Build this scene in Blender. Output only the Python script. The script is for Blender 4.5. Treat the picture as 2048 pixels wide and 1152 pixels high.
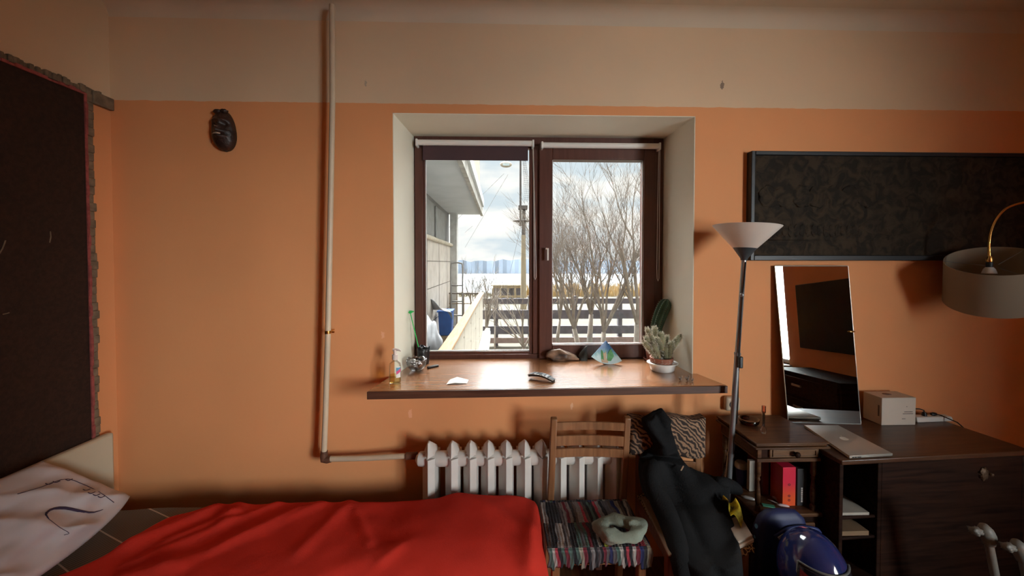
import bpy, bmesh, math, random
from mathutils import Vector, Matrix, noise
S = bpy.context.scene
for o in list(bpy.data.objects): bpy.data.objects.remove(o)
COL = S.collection
R = math.radians
# ---------------------------------------------------------------- camera
F_PX, YAW, PIT, SHY = 756.0, R(-1.7), R(-1.2), -35
cam = bpy.data.cameras.new('camera'); co = bpy.data.objects.new('camera', cam); COL.objects.link(co)
co.location = (0, 0, 1.6); co.rotation_euler = (R(90)+PIT, 0, YAW)
cam.sensor_width = 36; cam.lens = F_PX/2048*36; cam.shift_y = SHY/2048; cam.clip_start = .03; cam.clip_end = 2000
S.camera = co
FW = Vector((-math.sin(YAW)*math.cos(PIT), math.cos(YAW)*math.cos(PIT), math.sin(PIT)))
RT = Vector((math.cos(YAW), math.sin(YAW), 0)); UP = RT.cross(FW)
def ray(px, py): return FW + RT*((px-1024)/F_PX) + UP*((576+SHY-py)/F_PX)
def P(px, py, Y): d = ray(px, py); return Vector((0,0,1.6)) + d*(Y/d.y)          # point of the photo at distance Y
def PZ(px, py, Z): d = ray(px, py); return Vector((0,0,1.6)) + d*((Z-1.6)/d.z)    # point of the photo at height Z
def PX(px, py, X): d = ray(px, py); return Vector((0,0,1.6)) + d*(X/d.x)
# ---------------------------------------------------------------- exposure, sky
S.view_settings.view_transform = 'Standard'; S.view_settings.look = 'None'
S.view_settings.exposure = 0.56; S.view_settings.gamma = 1; S.view_settings.use_curve_mapping = False
SKY_LOW, SKY_HIGH, GLOW, GLOW_FRONT = 0.80, 2.2, 190.0, 62.0
w = bpy.data.worlds.new('sky'); S.world = w; w.use_nodes = True
nt = w.node_tree; nt.nodes.clear()
def N(t, **k):
    n = nt.nodes.new(t)
    for a, b in k.items(): setattr(n, a, b)
    return n
def vm(op, a, b=None, c=None):
    n = nt.nodes.new('ShaderNodeMath'); n.operation = op
    for i, v in enumerate((a, b, c)):
        if v is None: continue
        if hasattr(v, 'links'): nt.links.new(v, n.inputs[i])
        else: n.inputs[i].default_value = v
    return n.outputs[0]
tc = N('ShaderNodeTexCoord'); sep = N('ShaderNodeSeparateXYZ'); nt.links.new(tc.outputs['Generated'], sep.inputs[0])
sz = sep.outputs[2]
mr = N('ShaderNodeMapRange', interpolation_type='SMOOTHSTEP'); nt.links.new(sz, mr.inputs[0])
mr.inputs[1].default_value = .27; mr.inputs[2].default_value = .62; mr.inputs[3].default_value = SKY_LOW; mr.inputs[4].default_value = SKY_HIGH
dt = N('ShaderNodeVectorMath', operation='DOT_PRODUCT'); nt.links.new(tc.outputs['Generated'], dt.inputs[0]); dt.inputs[1].default_value = (.44, -.885, .10)
gl = N('ShaderNodeMapRange', interpolation_type='SMOOTHSTEP'); nt.links.new(dt.outputs['Value'], gl.inputs[0])
gl.inputs[1].default_value = .86; gl.inputs[2].default_value = .99; gl.inputs[3].default_value = 0; gl.inputs[4].default_value = GLOW
mp = N('ShaderNodeMapping'); mp.inputs['Scale'].default_value = (3, 3, 9); nt.links.new(tc.outputs['Generated'], mp.inputs[0])
nz = N('ShaderNodeTexNoise'); nz.inputs['Scale'].default_value = 1.3; nz.inputs['Detail'].default_value = 5; nt.links.new(mp.outputs[0], nz.inputs['Vector'])
cr = N('ShaderNodeValToRGB'); nt.links.new(nz.outputs[0], cr.inputs[0])
cr.color_ramp.elements[0].position = .42; cr.color_ramp.elements[0].color = (.66, .75, .80, 1)
cr.color_ramp.elements[1].position = .55; cr.color_ramp.elements[1].color = (1, .98, .93, 1)
up_ = N('ShaderNodeMapRange'); nt.links.new(sz, up_.inputs[0]); up_.inputs[1].default_value = .03; up_.inputs[2].default_value = .0; up_.inputs[3].default_value = 0; up_.inputs[4].default_value = 1
dt2 = N('ShaderNodeVectorMath', operation='DOT_PRODUCT'); nt.links.new(tc.outputs['Generated'], dt2.inputs[0]); dt2.inputs[1].default_value = (-.12, .58, .80)
gl2 = N('ShaderNodeMapRange', interpolation_type='SMOOTHSTEP'); nt.links.new(dt2.outputs['Value'], gl2.inputs[0])
gl2.inputs[1].default_value = .79; gl2.inputs[2].default_value = .99; gl2.inputs[3].default_value = 0; gl2.inputs[4].default_value = GLOW_FRONT
tot = vm('ADD', vm('ADD', mr.outputs[0], gl.outputs[0]), gl2.outputs[0])
bg = N('ShaderNodeBackground'); nt.links.new(cr.outputs[0], bg.inputs[0]); nt.links.new(tot, bg.inputs[1])
out = N('ShaderNodeOutputWorld'); nt.links.new(bg.outputs[0], out.inputs[0])
w.cycles.sampling_method = 'MANUAL'; w.cycles.sample_map_resolution = 512
def portal(loc, rot, sx, sy):
    l = bpy.data.lights.new('daylight_portal', 'AREA'); l.shape = 'RECTANGLE'; l.size = sx; l.size_y = sy; l.energy = 1
    l.cycles.is_portal = True
    o = bpy.data.objects.new('daylight_portal', l); COL.objects.link(o); o.location = loc; o.rotation_euler = rot
portal((.245, 2.47, 1.69), (R(-90), 0, 0), 1.6, 1.45)
portal((3.40, -2.08, 1.55), (R(90), 0, R(90)), 1.58, 1.74)
# ---------------------------------------------------------------- materials
MATS = {}
def newmat(name):
    m = bpy.data.materials.new(name); m.use_nodes = True
    b = m.node_tree.nodes['Principled BSDF']; return m, m.node_tree, b
def nd(t, typ, **k):
    n = t.nodes.new(typ)
    for a, b in k.items(): setattr(n, a, b)
    return n
def coords(t, scale=(1,1,1), kind='Object', rot=(0,0,0)):
    c = nd(t, 'ShaderNodeTexCoord'); m = nd(t, 'ShaderNodeMapping'); m.inputs['Scale'].default_value = scale; m.inputs['Rotation'].default_value = rot
    t.links.new(c.outputs[kind], m.inputs[0]); return m.outputs[0]
def mat(name, col, rough=.6, metal=0, var=.12, vs=8, bump=.0, bs=60, spec=None, sheen=0, stretch=(1,1,1), col2=None, coat=0):
    if name in MATS: return MATS[name]
    m, t, b = newmat(name)
    v = coords(t, stretch)
    n = nd(t, 'ShaderNodeTexNoise'); n.inputs['Scale'].default_value = vs; n.inputs['Detail'].default_value = 4; t.links.new(v, n.inputs['Vector'])
    r = nd(t, 'ShaderNodeValToRGB'); t.links.new(n.outputs[0], r.inputs[0])
    c2 = col2 or tuple(c*(1-2*var) for c in col)
    r.color_ramp.elements[0].position = .35; r.color_ramp.elements[0].color = (*c2, 1)
    r.color_ramp.elements[1].position = .65; r.color_ramp.elements[1].color = (*col, 1)
    t.links.new(r.outputs[0], b.inputs['Base Color'])
    b.inputs['Roughness'].default_value = rough; b.inputs['Metallic'].default_value = metal
    if spec is not None: b.inputs['Specular IOR Level'].default_value = spec
    if sheen: b.inputs['Sheen Weight'].default_value = sheen
    if coat: b.inputs['Coat Weight'].default_value = coat; b.inputs['Coat Roughness'].default_value = .1
    if bump:
        n2 = nd(t, 'ShaderNodeTexNoise'); n2.inputs['Scale'].default_value = bs; n2.inputs['Detail'].default_value = 3; t.links.new(v, n2.inputs['Vector'])
        bp = nd(t, 'ShaderNodeBump'); bp.inputs['Strength'].default_value = bump; bp.inputs['Distance'].default_value = .01
        t.links.new(n2.outputs[0], bp.inputs['Height']); t.links.new(bp.outputs[0], b.inputs['Normal'])
    MATS[name] = m; return m
def wood(name, dark, light, rough=.35, axis=0, scale=6, coat=0, bump=.1, spec=.5):
    m, t, b = newmat(name)
    st = [14, 14, 14]; st[axis] = 1.0
    v = coords(t, tuple(st))
    n = nd(t, 'ShaderNodeTexNoise'); n.inputs['Scale'].default_value = scale; n.inputs['Detail'].default_value = 6; n.inputs['Distortion'].default_value = .6; t.links.new(v, n.inputs['Vector'])
    r = nd(t, 'ShaderNodeValToRGB'); t.links.new(n.outputs[0], r.inputs[0])
    r.color_ramp.elements[0].position = .35; r.color_ramp.elements[0].color = (*dark, 1)
    r.color_ramp.elements[1].position = .65; r.color_ramp.elements[1].color = (*light, 1)
    t.links.new(r.outputs[0], b.inputs['Base Color']); b.inputs['Roughness'].default_value = rough; b.inputs['Specular IOR Level'].default_value = spec
    if coat: b.inputs['Coat Weight'].default_value = coat; b.inputs['Coat Roughness'].default_value = .12
    if bump:
        bp = nd(t, 'ShaderNodeBump'); bp.inputs['Strength'].default_value = bump; bp.inputs['Distance'].default_value = .003
        t.links.new(n.outputs[0], bp.inputs['Height']); t.links.new(bp.outputs[0], b.inputs['Normal'])
    MATS[name] = m; return m
def thin_glass(name, tint=(1,1,1), refl=1.0, rough=0.0, ior=1.45):
    m = bpy.data.materials.new(name); m.use_nodes = True; t = m.node_tree; t.nodes.clear()
    tr = nd(t, 'ShaderNodeBsdfTransparent'); tr.inputs[0].default_value = (*tint, 1)
    g = nd(t, 'ShaderNodeBsdfGlossy'); g.inputs['Roughness'].default_value = rough
    fr = nd(t, 'ShaderNodeFresnel'); fr.inputs[0].default_value = ior
    mu = nd(t, 'ShaderNodeMath', operation='MULTIPLY'); mu.inputs[1].default_value = refl; t.links.new(fr.outputs[0], mu.inputs[0])
    mx = nd(t, 'ShaderNodeMixShader'); o = nd(t, 'ShaderNodeOutputMaterial')
    t.links.new(mu.outputs[0], mx.inputs[0]); t.links.new(tr.outputs[0], mx.inputs[1]); t.links.new(g.outputs[0], mx.inputs[2]); t.links.new(mx.outputs[0], o.inputs[0])
    MATS[name] = m; return m
def wall_mat(name, zline, cream, orange, spots=()):
    m, t, b = newmat(name)
    g = nd(t, 'ShaderNodeNewGeometry'); s = nd(t, 'ShaderNodeSeparateXYZ'); t.links.new(g.outputs['Position'], s.inputs[0])
    n = nd(t, 'ShaderNodeTexNoise'); n.inputs['Scale'].default_value = 14; t.links.new(g.outputs['Position'], n.inputs['Vector'])
    a = nd(t, 'ShaderNodeMath', operation='MULTIPLY_ADD'); t.links.new(n.outputs[0], a.inputs[0]); a.inputs[1].default_value = .012; t.links.new(s.outputs[2], a.inputs[2])
    c = nd(t, 'ShaderNodeMath', operation='GREATER_THAN'); t.links.new(a.outputs[0], c.inputs[0]); c.inputs[1].default_value = zline+.006
    n2 = nd(t, 'ShaderNodeTexNoise'); n2.inputs['Scale'].default_value = 1.7; n2.inputs['Detail'].default_value = 6; t.links.new(g.outputs['Position'], n2.inputs['Vector'])
    def var(col):
        r = nd(t, 'ShaderNodeValToRGB'); t.links.new(n2.outputs[0], r.inputs[0])
        r.color_ramp.elements[0].position = .3; r.color_ramp.elements[0].color = (*[x*.93 for x in col], 1)
        r.color_ramp.elements[1].position = .7; r.color_ramp.elements[1].color = (*col, 1); return r.outputs[0]
    mx = nd(t, 'ShaderNodeMix', data_type='RGBA'); t.links.new(c.outputs[0], mx.inputs['Factor']); t.links.new(var(orange), mx.inputs['A']); t.links.new(var(cream), mx.inputs['B'])
    cur = mx.outputs['Result']
    for (sx, sz_, rad, col) in spots:      # chips and scuffs of the paint
        d = nd(t, 'ShaderNodeVectorMath', operation='DISTANCE')
        v2 = nd(t, 'ShaderNodeVectorMath', operation='MULTIPLY'); t.links.new(g.outputs['Position'], v2.inputs[0]); v2.inputs[1].default_value = (1, 0, .45)
        t.links.new(v2.outputs[0], d.inputs[0]); d.inputs[1].default_value = (sx, 0, sz_*.45)
        nn = nd(t, 'ShaderNodeTexNoise'); nn.inputs['Scale'].default_value = 90; t.links.new(g.outputs['Position'], nn.inputs['Vector'])
        ad = nd(t, 'ShaderNodeMath', operation='MULTIPLY_ADD'); t.links.new(nn.outputs[0], ad.inputs[0]); ad.inputs[1].default_value = rad*2.2; t.links.new(d.outputs['Value'], ad.inputs[2])
        lt = nd(t, 'ShaderNodeMath', operation='LESS_THAN'); t.links.new(ad.outputs[0], lt.inputs[0]); lt.inputs[1].default_value = rad*1.9
        m2 = nd(t, 'ShaderNodeMix', data_type='RGBA'); t.links.new(lt.outputs[0], m2.inputs['Factor']); t.links.new(cur, m2.inputs['A']); m2.inputs['B'].default_value = (*col, 1)
        cur = m2.outputs['Result']
    t.links.new(cur, b.inputs['Base Color']); b.inputs['Roughness'].default_value = .75; b.inputs['Specular IOR Level'].default_value = .25
    n3 = nd(t, 'ShaderNodeTexNoise'); n3.inputs['Scale'].default_value = 7; n3.inputs['Detail'].default_value = 8; t.links.new(g.outputs['Position'], n3.inputs['Vector'])
    bp = nd(t, 'ShaderNodeBump'); bp.inputs['Strength'].default_value = .25; bp.inputs['Distance'].default_value = .012
    t.links.new(n3.outputs[0], bp.inputs['Height']); t.links.new(bp.outputs[0], b.inputs['Normal'])
    MATS[name] = m; return m
CREAM, ORANGE = (.76, .57, .38), (.80, .36, .155)
M_wall = wall_mat('painted_wall', 2.427, CREAM, ORANGE, spots=[(1.18, 2.545, .012, (.28,.2,.15)), (-.70, 2.53, .008, (.5,.4,.3)), (-.48, .80, .012, (.86,.45,.26)), (-.62, 1.22, .010, (.86,.45,.26)), (.38,.83,.008,(.86,.5,.3))])
M_reveal = mat('reveal_paint', (.86,.82,.68), .7, var=.03, vs=2, bump=.1, bs=9)
M_ceil = mat('ceiling_paint', (.72,.62,.48), .8, var=.03, vs=2)
M_floor = wood('floor_boards', (.10,.045,.02), (.2,.09,.04), .45, 1, 3)
M_plaster = mat('rough_plaster', (.27,.20,.13), .9, var=.2, vs=25, bump=.8, bs=30)
M_pink = mat('pink_plaster_edge', (.42,.10,.09), .9, var=.2, vs=40, bump=.5)
M_sill = wood('varnished_sill', (.25,.10,.040), (.37,.16,.068), .24, 0, 5, coat=.9, bump=.03)
M_frame = wood('brown_window_frame', (.085,.030,.022), (.11,.042,.03), .35, 2, 4, bump=.02)
M_pane = thin_glass('window_glass', (.97,.98,.98), .8)
M_white = mat('white_enamel', (.72,.70,.66), .35, var=.06, vs=6)
M_pipe = mat('cream_pipe_paint', (.62,.50,.36), .45, var=.06, vs=10)
M_rust = mat('rusty_fitting', (.22,.10,.06), .5, .3, var=.25, vs=30)
M_brass = mat('polished_brass', (.80,.50,.16), .22, 1, var=.05)
M_steel = mat('grey_steel_tube', (.36,.37,.38), .35, .7, var=.05)
M_black = mat('black_plastic', (.012,.012,.014), .35, var=.1)
M_dark = mat('dark_plastic', (.03,.028,.03), .5, var=.1)
M_wplast = mat('white_plastic', (.78,.77,.74), .4, var=.02)
M_glass = thin_glass('clear_glass', (.98,.98,.98), .8, .02, 1.5)
M_shade = mat('frosted_shade', (.80,.72,.64), .4, var=.02)
M_terra = mat('terracotta', (.34,.12,.07), .7, var=.1, vs=20)
M_chair = wood('chair_wood', (.20,.085,.035), (.33,.15,.065), .4, 2, 4, bump=.05)
M_walnut = wood('nightstand_walnut', (.060,.022,.009), (.13,.056,.022), .45, 0, 5, spec=.3)
M_walnut2 = wood('desk_veneer', (.014,.005,.003), (.034,.013,.007), .6, 0, 4, spec=.1)
M_paper = mat('white_paper', (.82,.80,.77), .8, var=.03)
# ---------------------------------------------------------------- mesh helpers
class MB:
    def __init__(s): s.bm = bmesh.new()
    def verts(s): return s.bm.verts
    def box(s, a, b, rot=None, piv=None, taper=None):
        x0,y0,z0 = a; x1,y1,z1 = b
        vs = [Vector(p) for p in ((x0,y0,z0),(x1,y0,z0),(x1,y1,z0),(x0,y1,z0),(x0,y0,z1),(x1,y0,z1),(x1,y1,z1),(x0,y1,z1))]
        if taper:
            cx, cy = (x0+x1)/2, (y0+y1)/2
            for v in vs[:4]: v.x = cx+(v.x-cx)*taper; v.y = cy+(v.y-cy)*taper
        if rot is not None:
            pv = Vector(piv) if piv else sum(vs, Vector())/8
            vs = [pv + rot @ (v-pv) for v in vs]
        w_ = [s.bm.verts.new(v) for v in vs]
        for f in ((0,3,2,1),(4,5,6,7),(0,1,5,4),(1,2,6,5),(2,3,7,6),(3,0,4,7)): s.bm.faces.new([w_[i] for i in f])
        return s
    def hexa(s, pts):
        w_ = [s.bm.verts.new(Vector(v)) for v in pts]
        for f in ((0,3,2,1),(4,5,6,7),(0,1,5,4),(1,2,6,5),(2,3,7,6),(3,0,4,7)): s.bm.faces.new([w_[i] for i in f])
        return s
    def loft(s, rings, cap=True, closed=True):
        rs = [[s.bm.verts.new(Vector(p)) for p in r] for r in rings]
        n = len(rs[0])
        for a, b in zip(rs, rs[1:]):
            for i in range(n if closed else n-1):
                j = (i+1) % n
                s.bm.faces.new((a[i], a[j], b[j], b[i]))
        if cap and closed:
            s.bm.faces.new(list(reversed(rs[0]))); s.bm.faces.new(rs[-1])
        return s
    def tube(s, pts, r, n=8, cap=True):
        pts = [Vector(p) for p in pts]; k = len(pts)
        rr = r if isinstance(r, (list, tuple)) else [r]*k
        rings = []; ref = None
        for i, p in enumerate(pts):
            d = (pts[min(i+1,k-1)]-pts[max(i-1,0)])
            d = d.normalized() if d.length > 1e-9 else Vector((0,0,1))
            if ref is None: ref = d.orthogonal().normalized()
            u = (ref - d*ref.dot(d)); u = u.normalized() if u.length > 1e-6 else d.orthogonal().normalized(); ref = u; v = d.cross(u)
            rings.append([p + (u*math.cos(2*math.pi*j/n)+v*math.sin(2*math.pi*j/n))*rr[i] for j in range(n)])
        return s.loft(rings, cap)
    def cyl(s, a, b, r0, r1=None, n=24): return s.tube([a, b], [r0, r1 if r1 is not None else r0], n)
    def lathe(s, prof, c=(0,0,0), n=32, axis=None, sx=1, sy=1, cap=False):
        c = Vector(c); rings = []
        for (r, z) in prof:
            ring = [Vector((max(r,1e-4)*math.cos(2*math.pi*j/n)*sx, max(r,1e-4)*math.sin(2*math.pi*j/n)*sy, z)) for j in range(n)]
            if axis is not None: ring = [axis @ p for p in ring]
            rings.append([c+p for p in ring])
        return s.loft(rings, cap)
    def prism(s, poly, y0, y1, f=lambda x, z, y: (x, y, z)):
        a = [s.bm.verts.new(Vector(f(x, z, y0))) for x, z in poly]; b = [s.bm.verts.new(Vector(f(x, z, y1))) for x, z in poly]
        n = len(poly)
        s.bm.faces.new(a); s.bm.faces.new(list(reversed(b)))
        for i in range(n): j = (i+1) % n; s.bm.faces.new((a[j], a[i], b[i], b[j]))
        return s
    def sheet(s, fn, nu, nv, th=None, back=None):   # fn(u,v)->Vector, th thickness offset vector
        g = [[Vector(fn(i/nu, j/nv)) for j in range(nv+1)] for i in range(nu+1)]
        a = [[s.bm.verts.new(p) for p in r] for r in g]
        for i in range(nu):
            for j in range(nv): s.bm.faces.new((a[i][j], a[i+1][j], a[i+1][j+1], a[i][j+1]))
        if th is not None:
            b = [[s.bm.verts.new(g[i][j]+Vector(th)) for j in range(nv+1)] for i in range(nu+1)]
            for i in range(nu):
                for j in range(nv): s.bm.faces.new((b[i][j], b[i][j+1], b[i+1][j+1], b[i+1][j]))
            for i in range(nu):
                s.bm.faces.new((a[i+1][0], a[i][0], b[i][0], b[i+1][0])); s.bm.faces.new((a[i][nv], a[i+1][nv], b[i+1][nv], b[i][nv]))
            for j in range(nv):
                s.bm.faces.new((a[0][j], a[0][j+1], b[0][j+1], b[0][j])); s.bm.faces.new((a[nu][j+1], a[nu][j], b[nu][j], b[nu][j+1]))
        return s
    def blob(s, c, r, sub=3, amp=.0, fr=3, seed=0, rot=None):
        c = Vector(c); d = bmesh.ops.create_icosphere(s.bm, subdivisions=sub, radius=1)
        for v in d['verts']:
            q = v.co.copy(); k = 1+amp*noise.noise(q*fr+Vector((seed, seed*1.7, 0)))
            q = Vector((q.x*r[0], q.y*r[1], q.z*r[2]))*k
            if rot is not None: q = rot @ q
            v.co = c+q
        return s
    def build(s, name, m, parent=None, smooth=False, bevel=0, seg=2, origin=None, subs=0, angle=40):
        bmesh.ops.recalc_face_normals(s.bm, faces=s.bm.faces)
        me = bpy.data.meshes.new(name)
        if parent is not None: off = Vector(WLOC.get(parent.name, (0,0,0)))
        elif origin is not None: off = Vector(origin)
        else:
            xs = [v.co for v in s.bm.verts]
            off = Vector(((min(v.x for v in xs)+max(v.x for v in xs))/2, (min(v.y for v in xs)+max(v.y for v in xs))/2, min(v.z for v in xs)))
        for v in s.bm.verts: v.co -= off
        s.bm.to_mesh(me); s.bm.free()
        me.materials.append(m)
        if smooth:
            for p in me.polygons: p.use_smooth = True
            if smooth == 'auto': me.set_sharp_from_angle(angle=R(angle))
        o = bpy.data.objects.new(name, me); COL.objects.link(o)
        if parent is not None: o.parent = parent; WLOC[o.name] = off
        else: o.location = off; WLOC[o.name] = off
        if bevel:
            b = o.modifiers.new('bevel', 'BEVEL'); b.width = bevel; b.segments = seg; b.limit_method = 'ANGLE'; b.angle_limit = R(40)
            if not smooth:
                for p in me.polygons: p.use_smooth = True
                me.set_sharp_from_angle(angle=R(40))
        if subs:
            b = o.modifiers.new('sub', 'SUBSURF'); b.levels = subs; b.render_levels = subs
        return o
WLOC = {}
def tag(o, label=None, cat=None, group=None, kind=None):
    if label: o['label'] = label
    if cat: o['category'] = cat
    if group: o['group'] = group
    if kind: o['kind'] = kind
    return o
def thing(name, loc, label, cat, group=None, kind=None):
    o = bpy.data.objects.new(name, None); o.empty_display_size = .1; COL.objects.link(o); o.location = loc; WLOC[o.name] = Vector(loc)
    return tag(o, label, cat, group, kind)
def struct(name, mb, m, **k): o = mb.build(name, m, **k); o['kind'] = 'structure'; return o
def V(*a): return Vector(a)
def rotz(a): return Matrix.Rotation(a, 3, 'Z')
def rotx(a): return Matrix.Rotation(a, 3, 'X')
def roty(a): return Matrix.Rotation(a, 3, 'Y')
# ================================================================ ROOM
XL, XR, YF, YB, ZC = -1.985, 3.25, 2.0, -3.3, 2.915
ox0, ox1, oz0, oz1 = -.562, 1.037, .962, 2.379          # opening at the inner face
fx0, fx1, fz0, fz1, YW = -.530, 1.018, .962, 2.382, 2.35 # opening at the window frame
b = MB()
def plate(b, x0, x1, z0, z1, a=0, c=.42): b.box((x0, YF+a, z0), (x1, YF+c, z1))
plate(b, XL-4, ox0-.0, -2.5, 9); plate(b, ox1, XR+12, -2.5, 9); plate(b, ox0, ox1, -2.5, oz0); plate(b, ox0, ox1, oz1, 9)  # wall runs on unseen beyond the room to shade the ground and trees
struct('wall_front', b, M_wall)
b = MB(); plate(b, XL-4, ox0, -2.5, 32, .421, .5); plate(b, ox1, 150, -2.5, 32, .421, .5); plate(b, ox0, ox1, -2.5, oz0, .421, .5); plate(b, ox0, ox1, oz1, 32, .421, .5); struct('wall_glow_blocker', b, mat('grey_blocker_render',(.30,.30,.29),.9,var=.05,vs=2))  # unseen facade, stretched far right and upward to keep sky glow off the outdoors
b = MB(); b.box((XL-.3, YB-.3, -.1), (XL, YF, ZC+.2)); struct('wall_left', b, M_wall)
b = MB(); wy0, wy1, wz0, wz1 = -2.85, -1.30, .69, 2.40
b.box((XR, YB-.12, -.1), (XR+.12, wy0, ZC+.2)); b.box((XR, wy1, -.1), (XR+.12, YF, ZC+.2)); b.box((XR, wy0, -.1), (XR+.12, wy1, wz0)); b.box((XR, wy0, wz1), (XR+.12, wy1, ZC+.2))
struct('wall_right', b, M_wall)
b = MB(); b.box((XL-.3, YB-.3, -.1), (XR+.12, YB, ZC+.2)); struct('wall_back', b, M_wall)
b = MB(); b.box((XL-.3, YB-.3, -.2), (XR+.12, YF+.2, 0)); struct('floor', b, M_floor)
b = MB(); b.box((XL-.3, YB-.3, ZC), (XR+.12, YF+.2, ZC+.3)); struct('ceiling', b, M_ceil)
b = MB()   # plaster cove between the front wall and the ceiling
r_ = .07; prof = [(YF, ZC)] + [(YF-r_+r_*math.sin(t*math.pi/2/6), ZC-r_+r_*math.cos(t*math.pi/2/6)) for t in range(7)]
b.prism(prof, XL, XR, lambda y, z, x: (x, y, z)); struct('trim_4', b, M_ceil, smooth='auto')
# window 1
W1 = thing('window_1', (.245, 2.35, .96), None, None, kind='structure')
b = MB()
def quad(b, p): b.hexa(p)
b.hexa([(ox0-.0,YF+.001,oz0),(ox0+.004,YF+.001,oz0),(fx0+.001,YW+.1,oz0),(ox0,YW+.1,oz0),(ox0,YF+.001,oz1),(ox0+.004,YF+.001,oz1),(fx0+.001,YW+.1,oz1),(ox0,YW+.1,oz1)])
b.hexa([(ox1-.004,YF+.001,oz0),(ox1,YF+.001,oz0),(ox1,YW+.1,oz0),(fx1-.001,YW+.1,oz0),(ox1-.004,YF+.001,oz1),(ox1,YF+.001,oz1),(ox1,YW+.1,oz1),(fx1-.001,YW+.1,oz1)])
b.box((ox0,YF+.001,oz1-.004),(ox1,YW+.1,oz1))
b.build('window_reveal', M_reveal, W1)
# sill board
b = MB(); sl, sr = V(-.623,1.772,0), V(1.106,1.806,0); zt, zb = 1.0, .964
poly = [(sl.x,sl.y),(sr.x,sr.y),(1.062,1.999),(ox1-.005,1.999),(fx1-.004,YW+.03),(fx0+.004,YW+.03),(ox0+.006,1.999),(-.585,1.999)]
b.prism(poly, zb, zt, lambda x, y, z: (x, y, z)); b.build('window_sill', M_sill, W1, bevel=.004)
b = MB(); b.hexa([(sl.x-.001,sl.y-.006,zb-.002),(sr.x+.001,sr.y-.006,zb-.002),(sr.x+.001,sr.y+.0005,zb-.002),(sl.x-.001,sl.y+.0005,zb-.002),(sl.x-.001,sl.y-.006,zt-.002),(sr.x+.001,sr.y-.006,zt-.002),(sr.x+.001,sr.y+.0005,zt-.002),(sl.x-.001,sl.y+.0005,zt-.002)]); tag(b.build('sill_edge_strip', wood('dark_sill_edge',(.075,.030,.018),(.115,.048,.028),.4,0,5), W1, bevel=.002), 'darker front edge')
# frames: x from pixel columns at the frame plane
def fx(px): return P(px, 500, YW).x
def fz(py): return P(1080, py, YW).z
b = MB()
T0, T1 = YW, YW+.085
b.box((fx0,T0,1.0),(fx(846),T1,fz1)); b.box((fx(1306),T0,1.0),(fx1,T1,fz1)); b.box((fx(846),T0,fz(290)),(fx(1306),T1,fz1))
b.box((fx(846),T0,.995),(fx(1306),T1,fz(708))); b.box((fx(1066),T0+.001,fz(708)),(fx(1086),T1,fz(290)))
b.build('window_frame', M_frame, W1, bevel=.004)
Y2, Y3 = YW-.018, YW+.05
S2 = MB(); S2.box((fx(1078),Y2,fz(716)),(fx(1104),Y3,fz(288))); S2.box((fx(1285),Y2,fz(716)),(fx(1308),Y3,fz(288))); S2.box((fx(1104),Y2+.001,fz(716)),(fx(1285),Y3,fz(689))); S2.box((fx(1104),Y2+.001,fz(320)),(fx(1285),Y3,fz(288)))
sash = S2.build('window_sash', M_frame, W1, bevel=.004)
MB().box((fx(1104),YW+.015,fz(689)),(fx(1285),YW+.02,fz(320))).build('pane', M_pane, sash)
b = MB(); b.box((fx(1092),Y2-.042,fz(521)),(fx(1095),Y2-.028,fz(497))); b.cyl((fx(1091),Y2-.035,fz(498)),(fx(1091),Y2,fz(498)),.005); tag(b.build('window_handle', M_wplast, sash, bevel=.001), 'slim pale window handle')
S1 = MB(); S1.box((fx(844),YW+.012,fz(712)),(fx(850),Y3,fz(288))); S1.box((fx(1060),YW+.012,fz(712)),(fx(1068),Y3,fz(288))); S1.box((fx(850),YW+.013,fz(712)),(fx(1060),Y3,fz(703))); S1.box((fx(850),YW+.013,fz(296)),(fx(1060),Y3,fz(288)))
sash1 = S1.build('glazing_bead', M_frame, W1, bevel=.002)
MB().box((fx(850),YW+.030,fz(703)),(fx(1060),YW+.035,fz(296))).build('pane', M_pane, sash1)
# light rubber seals round the panes
b = MB()
for (a0,a1,c0,c1) in ((850,1060,296,703),(1104,1285,320,689)):
    yy = YW+.006
    if a0 == 1104: yy = Y2-.002
    b.box((fx(a0)-.002,yy+.02,fz(c1)-.001),(fx(a0)+.004,yy+.028,fz(c0))); b.box((fx(a1)-.004,yy+.02,fz(c1)),(fx(a1)+.001,yy+.028,fz(c0))); b.box((fx(a0),yy+.02,fz(c1)-.001),(fx(a1),yy+.028,fz(c1)+.005))
tag(b.build('window_seal', M_wplast, W1), 'pale seal around the panes')
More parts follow.
